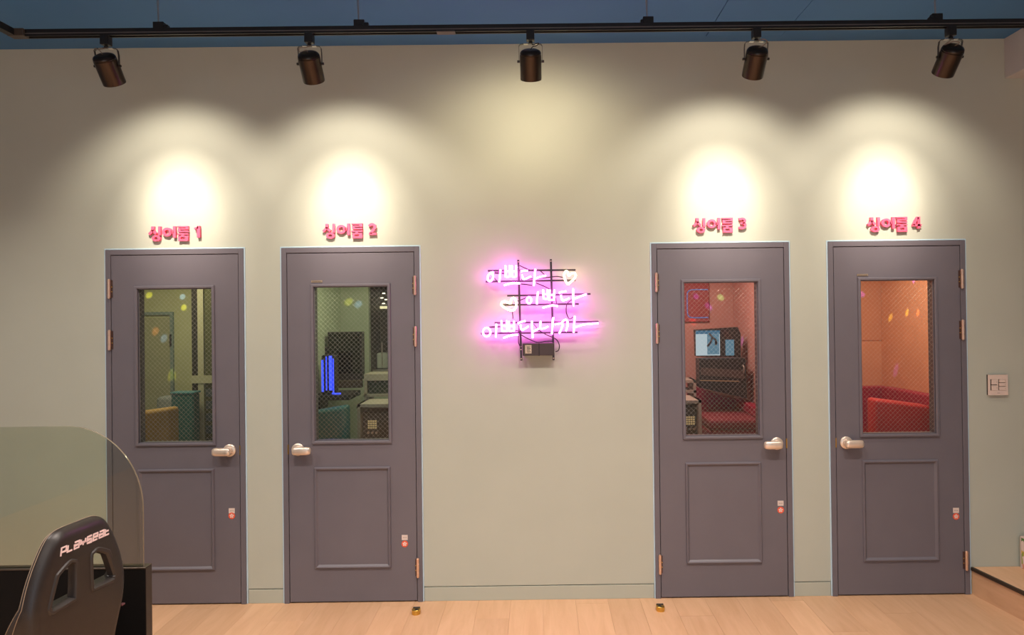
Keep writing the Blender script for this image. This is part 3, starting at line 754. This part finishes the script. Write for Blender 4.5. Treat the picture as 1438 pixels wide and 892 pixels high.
for vs in (rings[0], rings[-1]):
    y = 0.0 if vs is rings[0] else 0.024
    hv = []
    for s in (1, -1): hv.append([bm.verts.new((p[0], y, p[1])) for p in hole_pts(mid_r, s)])
    loops = [[Vector((v_.co.x, v_.co.z, 0)) for v_ in vs]] + [[Vector((v_.co.x, v_.co.z, 0)) for v_ in h] for h in hv]
    allv = vs + hv[0] + hv[1]
    for tri in geometry.tessellate_polygon(loops):
        try: bm.faces.new([allv[i] for i in tri])
        except ValueError: pass
obj('backrest', bm, LEATHER, seat, smooth=True)
for s in (1, -1):
    bm = bmesh.new(); o_, i_ = hole_pts(bez_r, s), hole_pts(hole_r, s)
    o_ = [(p.x, p.y) for p in catmull([Vector(p) for p in o_], 3, True)]; i_ = [(p.x, p.y) for p in catmull([Vector(p) for p in i_], 3, True)]
    nn = len(o_); L = []
    mi_ = [((a[0]*.75+b[0]*.25), (a[1]*.75+b[1]*.25)) for a, b in zip(o_, i_)]; m2 = [((a[0]*.3+b[0]*.7), (a[1]*.3+b[1]*.7)) for a, b in zip(o_, i_)]
    for pts, y in ((o_, 0.001), (mi_, -0.004), (m2, -0.004), (i_, 0.002), (i_, 0.024), (m2, 0.029), (mi_, 0.029), (o_, 0.024)):
        L.append([bm.verts.new((p[0], y, p[1])) for p in pts])
    for a, b in zip(L, L[1:]):
        for i in range(nn): bm.faces.new((a[i], a[(i+1) % nn], b[(i+1) % nn], b[i]))
    obj('harness_slot_bezel', bm, LEATHER2, seat, smooth=True)
for ins, wv in ((0.009, 0.050), (0.0005, 0.036)):
    L = loop_in(ol, ins)
    pts = [Vector((p[0], wv+0.0005 + fwd_off(*p)*max(0, (wv-0.008)/(TK-0.008)), p[1])) for p in L]
    pts = [p for p in pts if p.z > 0.37]
    tag(obj('seam_piping', tubem(pts, 0.0016, 6, closed=False), PIPING, seat, smooth=True), 'tan seam piping')
obj('edge_tab', boxm(0.188, 0.206, 0.012, 0.024, 0.646, 0.652, bev=0.001), mat('dark red tab', (0.10, 0.03, 0.04), 0.5, var=0.05), seat)
# lettering on the back (techno capitals)
GL = {'P': ([[(0, 0), (0, 1), (1, 1), (1, .45), (.2, .45)]]), 'L': ([[(0, 1), (0, 0), (1, 0)]]), 'a': ([[(0, 1), (1, 1), (1, 0), (0, 0), (0, .5), (1, .5)]]), 'Y': ([[(0, 1), (0, .45), (1, .45)], [(1, 1), (1, .45), (.55, .45), (.55, 0)]]),
      'S': ([[(1, 1), (0, 1), (0, .5), (1, .5), (1, 0), (0, 0)]]), 'e': ([[(1, 0), (0, 0), (0, 1), (1, 1), (1, .5), (0, .5)]]), 't': ([[(0, 1), (0, 0), (1, 0)], [(0, .62), (.8, .62)]])}
def seat_y(a, z): return -0.0006
tw, th_, gap = 0.0195, 0.0205, 0.0078
xs = -0.098
for ch in 'PLaYSeat':
    bm = bmesh.new(); hh = th_*(1.25 if ch == 'P' else 1.0)
    dz = -th_*0.25 if ch == 'P' else 0
    for st in GL[ch]:
        stroke(bm, [(xs+p[0]*tw+0.16*(p[1]*hh), 0.937+dz+p[1]*hh) for p in st], 0.0057, -0.0012, 0.0005)
    obj('letter', bm, LETTERW, seat)
    xs += tw+gap
# seat cushion, rails and feet (mostly out of view)
bm = bmesh.new(); box(bm, -0.20, 0.20, 0.05, 0.55, 0.30, 0.42, bev=0.035, seg=3); obj('cushion', bm, LEATHER, seat, smooth=True)
for s in (1, -1):
    bm = bmesh.new(); xa, xb = sorted((s*0.19, s*0.245)); box(bm, xa, xb, 0.06, 0.56, 0.30, 0.47, bev=0.022, seg=3); obj('side_bolster', bm, LEATHER, seat, smooth=True)
    bm = bmesh.new(); tube(bm, [(s*0.17, 0.0, 0.016), (s*0.17, 0.60, 0.016)], 0.016, 10); tube(bm, [(s*0.17, 0.10, 0.02), (s*0.17, 0.10, 0.31)], 0.016, 10); tube(bm, [(s*0.17, 0.50, 0.02), (s*0.17, 0.50, 0.31)], 0.016, 10)
    obj('base_frame', bm, TRACK, seat, smooth=True)

# ================================================================== karaoke booths behind the doors
BY0, BY1, BZ = 0.16, 1.60, 2.45
BOOTH = [(-3.75, -1.69), (-1.645, -0.25), (0.25, 1.60), (1.645, 2.83)]
BPAINT = [mat('booth paint green', (0.46, 0.48, 0.30), 0.8, var=0.04), mat('booth paint pale green', (0.44, 0.50, 0.38), 0.8, var=0.04), mat('booth paint pink', (0.62, 0.34, 0.29), 0.8, var=0.04), mat('booth paint coral', (0.68, 0.36, 0.23), 0.8, var=0.04)]
BCEIL = mat('booth ceiling', (0.25, 0.24, 0.24), 0.8, var=0.03)
BFLOOR = mat('booth carpet', (0.06, 0.055, 0.06), 0.9, var=0.1, bump=0.3)
BLT = [(11.0, (1.0, 0.88, 0.55)), (10.0, (0.95, 0.92, 0.62)), (15.0, (1.0, 0.62, 0.55)), (15.0, (1.0, 0.70, 0.50))]
NICHE = (-1.417, -1.236, 1.20, 1.93)
for i, (a, b) in enumerate(BOOTH):
    bm = bmesh.new()
    if i == 1:
        nx0, nx1, nz0, nz1 = NICHE
        for q in ((a-0.03, nx0, 0, BZ), (nx1, b+0.03, 0, BZ), (nx0, nx1, 0, nz0), (nx0, nx1, nz1, BZ)): box(bm, q[0], q[1], BY1, BY1+0.06, q[2], q[3])
    else: box(bm, a-0.03, b+0.03, BY1, BY1+0.06, 0, BZ)
    tag(obj('wall_booth_back', bm, BPAINT[i]), kind='structure')
    for nm, q in (('wall_booth_left', (a-0.0225, a, BY0, BY1, 0, BZ)), ('wall_booth_right', (b, b+0.0225, BY0, BY1, 0, BZ))):
        tag(obj(nm, boxm(*q), BPAINT[i]), kind='structure')
    tag(obj('ceiling_booth', boxm(a-0.0225, b+0.0225, BY0, BY1+0.06, BZ, BZ+0.04), BCEIL), kind='structure')
    tag(obj('floor_booth', boxm(a-0.0225, b+0.0225, BY0, BY1+0.06, -0.06, 0.0), BFLOOR), kind='structure')
    c = (a+b)/2
    # inner face of the front wall belongs to wall_back
    t = empty('party_light', (c, 0.75, BZ), 0, 'round party light on the ceiling of the %s singing room from the left' % ('first', 'second', 'third', 'fourth')[i], 'lamp')
    bm = bmesh.new(); lathe(bm, [(0.05, 0), (0.05, -0.02), (0.02, -0.03), (0.02, -0.06), (0.055, -0.08), (0.07, -0.12), (0.055, -0.16), (0.02, -0.175)], Matrix.Identity(4), 20)
    obj('housing', bm, RUBBER, t, smooth=True)
    e, colr = BLT[i]
    lamp('room_glow', 'AREA', (0, 0, -0.20), e, colr, t, shape='DISK', size=0.35)
    def dot(tx, ty, tz, colr, e=3.0, ang=3.2, t=t, c=c):
        l = lamp('party_beam', 'SPOT', (0, 0, -0.185), e, colr, t, spot_size=R(ang), spot_blend=0.8, shadow_soft_size=0.004); aim(l, Vector((tx-c, ty-0.75, tz-(BZ-0.185))))
    YEL, ORA, BLU, VIO, GRE, RED = (1, .9, .05), (1, .3, .05), (.35, .55, 1), (.35, .1, 1), (.3, 1, .3), (1, .1, .1)
    if i == 0:
        for q in ((-3.228, 1.6, 1.875, YEL), (-2.941, 1.6, 1.77, YEL), (-2.952, 1.6, 1.858, BLU), (-3.177, 1.6, 1.567, ORA), (-3.107, 1.6, 1.507, BLU), (-3.045, 1.6, 1.195, YEL)): dot(*q, e=60)
    if i == 1:
        for q in ((-1.58, 1.6, 1.80, YEL), (-1.50, 1.6, 1.78, BLU), (-1.645, 1.3, 1.45, ORA)): dot(*q, e=40, ang=3.5)
    if i == 2:
        for q in ((1.30, 1.6, 1.80, VIO), (1.27, 1.6, 1.60, RED), (1.50, 1.6, 1.80, GRE), (1.60, 1.35, 1.45, VIO), (1.60, 1.3, 1.25, RED), (1.40, 1.6, 1.72, VIO)): dot(*q, e=75, ang=3.0)
    if i == 3:
        for q in ((2.674, 1.6, 1.809, VIO), (2.83, 1.10, 1.90, VIO), (2.83, 1.45, 1.62, YEL), (2.83, 1.2, 1.66, YEL), (2.83, 1.05, 1.66, ORA), (2.83, 1.38, 1.20, VIO)): dot(*q, e=75, ang=3.0)

TAN = mat('tan upholstery', (0.42, 0.25, 0.07), 0.7, var=0.08, bump=0.2)
TEAL = mat('teal upholstery', (0.045, 0.16, 0.17), 0.6, var=0.08, bump=0.2)
GREYB = mat('grey blue upholstery', (0.22, 0.25, 0.27), 0.7, var=0.08)
CRIM = mat('crimson upholstery', (0.34, 0.018, 0.060), 0.55, var=0.08, bump=0.2)
REDU = mat('red upholstery', (0.52, 0.040, 0.050), 0.5, var=0.08, bump=0.2)
PALEW = mat('pale cabinet board', (0.45, 0.40, 0.33), 0.6, var=0.05)
ALU = mat('pale frame metal', (0.45, 0.44, 0.32), 0.5, var=0.05)
TVB = mat('black screen', (0.01, 0.009, 0.009), 0.12, var=0.05, coat=0.6)
DKB = mat('dark equipment', (0.03, 0.027, 0.025), 0.45, var=0.1)

# room 1: closet door, glazed frame, chairs
d5 = tag(empty('door_5', (-3.16, BY1, 0)), kind='structure')
bm = bmesh.new(); ring(bm, -0.29, 0.137, 0.0, 1.736, [(0, 0), (0, -0.02), (0.025, -0.02), (0.025, 0)]); obj('door_frame', bm, mat('booth door blue grey', (0.20, 0.27, 0.28), 0.6, var=0.04), d5)
obj('door_leaf', boxm(-0.262, 0.109, -0.012, 0.0, 0.01, 1.690), mat('booth door leaf', (0.34, 0.35, 0.24), 0.6, var=0.04), d5)
bm = bmesh.new(); cyl(bm, (0.118, -0.024, 1.45), (0, 0, 1), 0.008, 0.10, 10); obj('hinge', bm, DKB, d5)
w1 = tag(empty('window_1', (-2.66, 1.25, 0)), kind='structure')
obj('dark_mullion', boxm(-0.035, 0.008, -0.01, 0.03, 0.0, BZ), DKB, w1)
obj('pale_mullion', boxm(0.012, 0.057, -0.015, 0.03, 0.0, BZ), ALU, w1)
obj('rail', boxm(-0.037, 0.60, -0.022, -0.015, 1.180, 1.240), ALU, w1)
obj('dark_panel', boxm(0.057, 0.95, 0.0, 0.02, 0.0, BZ), mat('dark olive panel', (0.10, 0.105, 0.05), 0.4, var=0.08), w1)
bm = bmesh.new()
for k in range(6): box(bm, 0.07, 0.5, -0.010, 0.0, 0.60+k*0.095, 0.66+k*0.095)
obj('shelf_front', bm, mat('dark shelf front', (0.09, 0.11, 0.12), 0.5, var=0.08), w1)
def armchair(name, x0, x1, y, ztop, m_, label, slope=0.0, dep=0.5):
    t = empty(name, ((x0+x1)/2, y, 0), 0, label, 'sofa'); w_ = (x1-x0)/2
    bm = bmesh.new(); box(bm, -w_, w_, -0.07, 0.07, 0.12, ztop, bev=0.025, seg=3)
    for v_ in bm.verts:
        if v_.co.z > 0.5: v_.co.z += slope*v_.co.x
    obj('backrest', bm, m_, t, smooth=True)
    bm = bmesh.new(); box(bm, -w_, w_, 0.07, dep, 0.12, 0.45, bev=0.03, seg=3); obj('seat', bm, m_, t, smooth=True)
    for sx in (-1, 1):
        for sy in (-0.05, dep-0.05):
            bm = bmesh.new(); cyl(bm, (sx*(w_-0.05), sy, 0.0), (0, 0, 1), 0.018, 0.125, 10); obj('leg', bm, DKB, t)
    return t
armchair('armchair', -3.16, -2.50, 0.62, 1.045, TAN, 'tan padded chair back seen through the first door window', slope=0.12, dep=0.42)
t = empty('teal_cabinet', (-2.69, 1.13, 0), 0, 'teal cabinet behind the tan chair, beside the pale post in the first room', 'cabinet')
obj('body', boxm(-0.085, 0.085, -0.05, 0.05, 0.0, 1.115, bev=0.01), TEAL, t); obj('top', boxm(-0.09, 0.09, -0.055, 0.055, 1.115, 1.13, bev=0.004), mat('teal top', (0.06, 0.22, 0.28), 0.4, var=0.05), t)
t = empty('grey_cushion_stool', (-2.89, 1.28, 0), 0, 'grey blue padded stool behind the tan chair in the first room', 'stool')
obj('cushion', boxm(-0.075, 0.075, -0.07, 0.07, 0.75, 1.08, bev=0.03, seg=3), GREYB, t, smooth=True); obj('base', boxm(-0.05, 0.05, -0.05, 0.05, 0.0, 0.75), DKB, t)

# karaoke equipment helper
def keypad_cabinet(x0, x1, y, ztop, label, kx):
    t = empty('song_machine_cabinet', ((x0+x1)/2, y, 0), 0, label, 'cabinet'); w_ = (x1-x0)/2; d_ = 0.28
    bm = bmesh.new()
    for q in ((-w_, -w_+0.02, 0, d_, 0, ztop), (w_-0.02, w_, 0, d_, 0, ztop), (-w_, w_, 0, d_, ztop-0.022, ztop), (-w_+0.02, w_-0.02, d_-0.02, d_, 0, ztop-0.022), (-w_+0.02, w_-0.02, 0, d_, 0.58, 0.60)): box(bm, *q)
    obj('carcass', bm, PALEW, t)
    mch = obj('song_machine', boxm(-w_+0.03, w_-0.03, 0.03, 0.22, 0.60, ztop-0.06, bev=0.006), DKB, t)
    cx = kx-(x0+x1)/2
    bm = bmesh.new()
    for r_ in range(4):
        for c_ in range(4): box(bm, cx-0.030+c_*0.016, cx-0.018+c_*0.016, 0.026, 0.03, 0.906+r_*0.0155, 0.917+r_*0.0155)
    tag(obj('keypad', bm, mat('lit keypad keys', (0.55, 0.46, 0.25), 0.5, var=0.05, emit=(0.9, 0.65, 0.3), estr=0.25), mch), 'pale keypad')
    bm = bmesh.new()
    for k in range(3): cyl(bm, (cx-0.028+k*0.028, 0.03, 0.878), (0, -1, 0), 0.009, 0.006, 12)
    obj('dial', bm, mat('dial metal', (0.5, 0.38, 0.30), 0.35, 0.6, var=0.05), mch)
    return t
keypad_cabinet(-1.267, -0.95, 0.66, 1.08, 'pale cabinet holding the song machine in the second room', -1.170)
keypad_cabinet(0.82, 1.108, 0.66, 1.078, 'pale cabinet holding the song machine in the third room', 1.036)

# room 2
def bracket(t, a): obj('wall_bracket', boxm(*a), DKB, t)
t = empty('television', (-1.487, 1.18, 0), 0, 'black television standing against the wall in the second room', 'television')
obj('screen_frame', boxm(-0.13, 0.13, -0.03, 0.05, 1.20, 1.565, bev=0.004), DKB, t); obj('screen', boxm(-0.120, 0.120, -0.032, -0.03, 1.25, 1.555), TVB, t)
obj('sound_bar', boxm(-0.13, 0.13, -0.045, 0.0, 1.14, 1.198, bev=0.006), mat('brown sound bar', (0.09, 0.065, 0.045), 0.5, var=0.1), t)
bracket(t, (-0.158, -0.12, -0.01, 0.03, 1.30, 1.45))
t = empty('television_shelf', (-1.51, 1.16, 0), 0, 'dark equipment shelf below the black television in the second room', 'shelf')
obj('board', boxm(-0.135, 0.13, -0.28, 0.03, 1.080, 1.118, bev=0.003), DKB, t); bracket(t, (-0.135, -0.11, -0.20, 0.0, 1.0, 1.08))
t = empty('blue_lit_speaker', (-1.541, 0.95, 0), 0, 'small speaker glowing blue beside the television in the second room', 'speaker')
obj('cabinet', boxm(-0.05, 0.048, -0.04, 0.05, 1.118, 1.405, bev=0.008), DKB, t)
BLUE = emit_mat('blue led glow', (0.03, 0.06, 1.0), 2.6)
bm = bmesh.new()
for xx, zz0, zz1, ww_ in ((-0.040, 1.14, 1.37, 0.007), (-0.012, 1.15, 1.395, 0.004), (0.018, 1.15, 1.40, 0.011), (0.038, 1.13, 1.38, 0.004)): box(bm, xx-ww_, xx+ww_, -0.044, -0.0405, zz0, zz1, bev=0.001)
obj('led_strip', bm, BLUE, t)
bm = bmesh.new(); tube(bm, catmull([(0.03, -0.045, 1.128), (0.06, -0.05, 1.126), (0.09, -0.04, 1.126)], 5), 0.006, 6); obj('led_tail', bm, BLUE, t)
armchair('teal_bench', -1.642, -1.345, 0.72, 1.045, TEAL, 'teal bench back below the television in the second room', slope=0.16, dep=0.14)
t = empty('equipment_rack', (-1.145, 1.12, 0), 0, 'pale rack of dark equipment above the cabinet in the second room', 'rack')
bm = bmesh.new()
for z in (1.205, 1.085): box(bm, -0.165, 0.20, -0.10, 0.12, z, z+0.048 if z > 1.1 else z+0.02)
box(bm, -0.165, -0.145, -0.10, 0.12, 0.0, 1.21); box(bm, 0.18, 0.20, -0.10, 0.12, 0, 1.21); obj('frame', bm, PALEW, t)
obj('equipment', boxm(-0.14, 0.17, -0.08, 0.10, 1.106, 1.20, bev=0.004), mat('dark green equipment', (0.04, 0.06, 0.035), 0.4, var=0.3, vscale=40), t)
# shallow niche with small glowing blocks
t = empty('glow_niche', (-1.3265, BY1+0.06, 0), 0, 'niche with small glowing blocks in the second room', 'display case')
bm = bmesh.new(); w_ = 0.0905
for q in ((-w_-0.01, -w_, 0, 0.36, 1.19, 1.95), (w_, w_+0.25, 0, 0.36, 1.19, 1.95), (-w_-0.01, w_+0.25, 0.35, 0.36, 1.19, 1.95), (-w_-0.01, w_+0.25, 0, 0.36, 1.19, 1.20), (-w_-0.01, w_+0.25, 0, 0.36, 1.94, 1.95)): box(bm, *q)
obj('lining', bm, mat('niche dark lining', (0.10, 0.095, 0.08), 0.6, var=0.1), t)
bm = bmesh.new()
for u_, v_ in ((-.055, 1.878), (.004, 1.862), (.045, 1.850), (-.072, 1.838), (-.035, 1.823), (.008, 1.812), (.05, 1.800), (-.058, 1.788), (.075, 1.870), (.078, 1.825)): box(bm, u_-0.012, u_+0.012, 0.340, 0.349, v_-0.004, v_+0.004)
obj('small_block', bm, emit_mat('small block glow', (1.0, 0.92, 0.72), 3.0), t)
obj('light_band', boxm(-0.088, 0.088, 0.335, 0.349, 1.742, 1.765), emit_mat('band glow', (0.95, 0.85, 0.5), 1.2), t)
obj('white_machine', boxm(-0.08, 0.086, 0.16, 0.30, 1.225, 1.36, bev=0.008), mat('white appliance', (0.55, 0.60, 0.52), 0.4, var=0.05), t)
bm = bmesh.new(); cyl(bm, (-0.03, 0.15, 1.25), (0, 0, 1), 0.004, 0.20, 8); box(bm, -0.088, 0.088, 0.06, 0.12, 1.21, 1.225); obj('tap', bm, CLIP, t)
bm = bmesh.new(); bmesh.ops.create_uvsphere(bm, u_segments=16, v_segments=10, radius=0.045, matrix=Matrix.Translation((0.075, 0.25, 1.47))); obj('globe', bm, mat('pale globe', (0.5, 0.46, 0.33), 0.5, var=0.05), t, smooth=True)

# room 3
t = empty('television', (1.36, 1.19, 0), R(0), 'television with a painted-on bright blue window reflection in the third room', 'television')
def prismo(nm, pts, y0, y1, m_, par): bm = bmesh.new(); prism(bm, pts, y0, y1); return obj(nm, bm, m_, par)
prismo('screen_frame', [(-0.165, 1.345), (0.172, 1.335), (0.172, 1.515), (0.152, 1.565), (-0.17, 1.548)], -0.03, 0.05, DKB, t)
REFL_W = emit_mat('white reflection glow', (0.62, 0.74, 0.85), 0.85); PATCH_B = emit_mat('blue patch glow', (0.16, 0.30, 0.42), 0.8); REFL_T = emit_mat('reflection top glow', (0.08, 0.20, 0.34), 0.8)  # glowing colours stand in for a window reflected in the door glass
refl = obj('screen', boxm(-0.172, 0.012, -0.034, -0.03, 1.352, 1.542), REFL_W, t)  # bright reflection built as a glowing patch on the television front
obj('reflection', boxm(-0.085, 0.006, -0.0355, -0.034, 1.360, 1.515), PATCH_B, refl); obj('reflection_bar', boxm(-0.172, 0.012, -0.0355, -0.034, 1.516, 1.542), REFL_T, refl)
bm = bmesh.new()
for s_ in ([(-0.07, 1.52), (-0.045, 1.49), (-0.02, 1.47), (-0.012, 1.44)], [(-0.045, 1.49), (-0.06, 1.45), (-0.085, 1.42)], [(-0.02, 1.47), (-0.02, 1.43)]): stroke(bm, s_, 0.014, -0.0365, -0.0355)
obj('reflected_figure', bm, INK, refl); obj('side_glow', boxm(0.055, 0.120, -0.034, -0.03, 1.350, 1.470), PATCH_B, t)  # dark shape within the painted reflection, and a second glowing patch beside it
bracket(t, (-0.05, 0.05, 0.05, 0.408, 1.40, 1.50))
t = empty('karaoke_console', (1.36, 1.10, 0), 0, 'black karaoke console below the television in the third room', 'console')
prismo('console_body', [(-0.172, 1.12), (0.180, 1.035), (0.170, 1.335), (-0.175, 1.335)], -0.06, 0.06, DKB, t)
prismo('console_front', [(-0.165, 1.215), (0.16, 1.185), (0.16, 1.245), (-0.165, 1.27)], -0.066, -0.06, mat('brown console band', (0.10, 0.07, 0.055), 0.4, var=0.1), t)
bm = bmesh.new(); stroke(bm, [(-0.17, 1.175), (0.12, 1.165)], 0.006, -0.064, -0.06); obj('trim_line', bm, mat('gold trim line', (0.5, 0.32, 0.15), 0.4, 0.5, var=0.05), t); bracket(t, (-0.05, 0.05, 0.06, 0.498, 1.20, 1.30))
obj('console_handle', tubem(catmull([(0.150, -0.06, 1.23), (0.150, -0.085, 1.24), (0.150, -0.085, 1.275), (0.150, -0.06, 1.285)], 5), 0.004, 8), CLIP, t)
t = empty('red_sofa', (1.42, 1.38, 0), 0, 'crimson sofa below the console in the third room', 'sofa')
prismo('backrest', [(-0.24, 0.10), (0.175, 0.10), (0.175, 0.975), (0.0, 1.02), (-0.235, 1.115), (-0.24, 1.115)], -0.08, 0.08, CRIM, t)
bm = bmesh.new(); box(bm, -0.24, 0.165, -0.66, -0.08, 0.10, 0.86, bev=0.02, seg=2); box(bm, -0.24, 0.165, -0.67, -0.20, 0.86, 0.93, bev=0.02, seg=2); obj('seat', bm, mat('dull red upholstery', (0.22, 0.022, 0.045), 0.6, var=0.1), t)
obj('side_back', boxm(0.10, 0.172, -0.62, -0.082, 0.931, 1.005, bev=0.012, seg=2), CRIM, t)
bm = bmesh.new(); box(bm, -0.24, 0.17, -0.6, 0.08, 0.0, 0.1); obj('plinth', bm, DKB, t)
t = empty('accent_panel', (1.20, BY1, 0), 0, 'dark red wall panel edged with a thin blue light line in the third room', 'panel')
obj('board', boxm(-0.03, 0.20, -0.02, 0.0, 1.60, 2.05, bev=0.004), mat('dark red board', (0.40, 0.10, 0.10), 0.6, var=0.05), t)
obj('light_line', tubem(catmull([(0.19, -0.024, 1.866), (0.06, -0.024, 1.866), (0.025, -0.024, 1.85), (0.018, -0.024, 1.82), (0.018, -0.024, 1.68), (0.028, -0.024, 1.65), (0.06, -0.024, 1.636), (0.19, -0.024, 1.636)], 5), 0.004, 6), emit_mat('pale blue line glow', (0.30, 0.40, 0.9), 0.5), t)
t = empty('equipment_rack', (1.02, 1.12, 0), 0, 'pale rack above the cabinet in the third room', 'rack')
bm = bmesh.new()
for z in (1.16, 1.085): box(bm, -0.10, 0.135, -0.10, 0.10, z, z+0.02)
box(bm, 0.115, 0.135, -0.10, 0.10, 0, 1.18); box(bm, -0.10, -0.08, -0.10, 0.10, 0, 1.18); obj('frame', bm, PALEW, t)

# room 4: corner sofa
t = empty('red_back_sofa', (2.25, 1.50, 0), 0, 'crimson high backed sofa along the back wall of the fourth room', 'sofa')
bm = bmesh.new(); box(bm, -0.50, 0.577, -0.019, 0.09, 0.10, 1.058, bev=0.012, seg=2)
obj('backrest', bm, CRIM, t)
bm = bmesh.new(); box(bm, -0.50, 0.49, -0.46, -0.02, 0.10, 0.50, bev=0.03, seg=2); obj('seat', bm, REDU, t); obj('plinth', boxm(-0.48, 0.47, -0.4, 0.08, 0.0, 0.10), DKB, t)
t = empty('red_side_sofa', (2.78, 0.90, 0), 0, 'crimson padded sofa back along the right wall of the fourth room', 'sofa')
bm = bmesh.new(); box(bm, -0.038, 0.048, -0.60, 0.55, 0.10, 1.065, bev=0.012, seg=2)
for v_ in bm.verts:
    if v_.co.z > 0.9: v_.co.z += 0.02*(0.55-v_.co.y)
obj('backrest', bm, CRIM, t); obj('plinth', boxm(-0.03, 0.04, -0.58, 0.53, 0.0, 0.10), DKB, t)
armchair('red_sofa_chair', 2.345, 2.738, 0.80, 1.035, REDU, 'bright red padded chair back in front of the corner sofa, fourth room', slope=-0.14, dep=0.22)
tag(obj('accent_panel', boxm(1.66, 2.829, BY1-0.006, BY1-0.0005, 1.43, BZ), mat('upper coral panel', (0.62, 0.31, 0.20), 0.8, var=0.03)), 'slightly darker coral upper wall panel in the fourth room', 'panel')
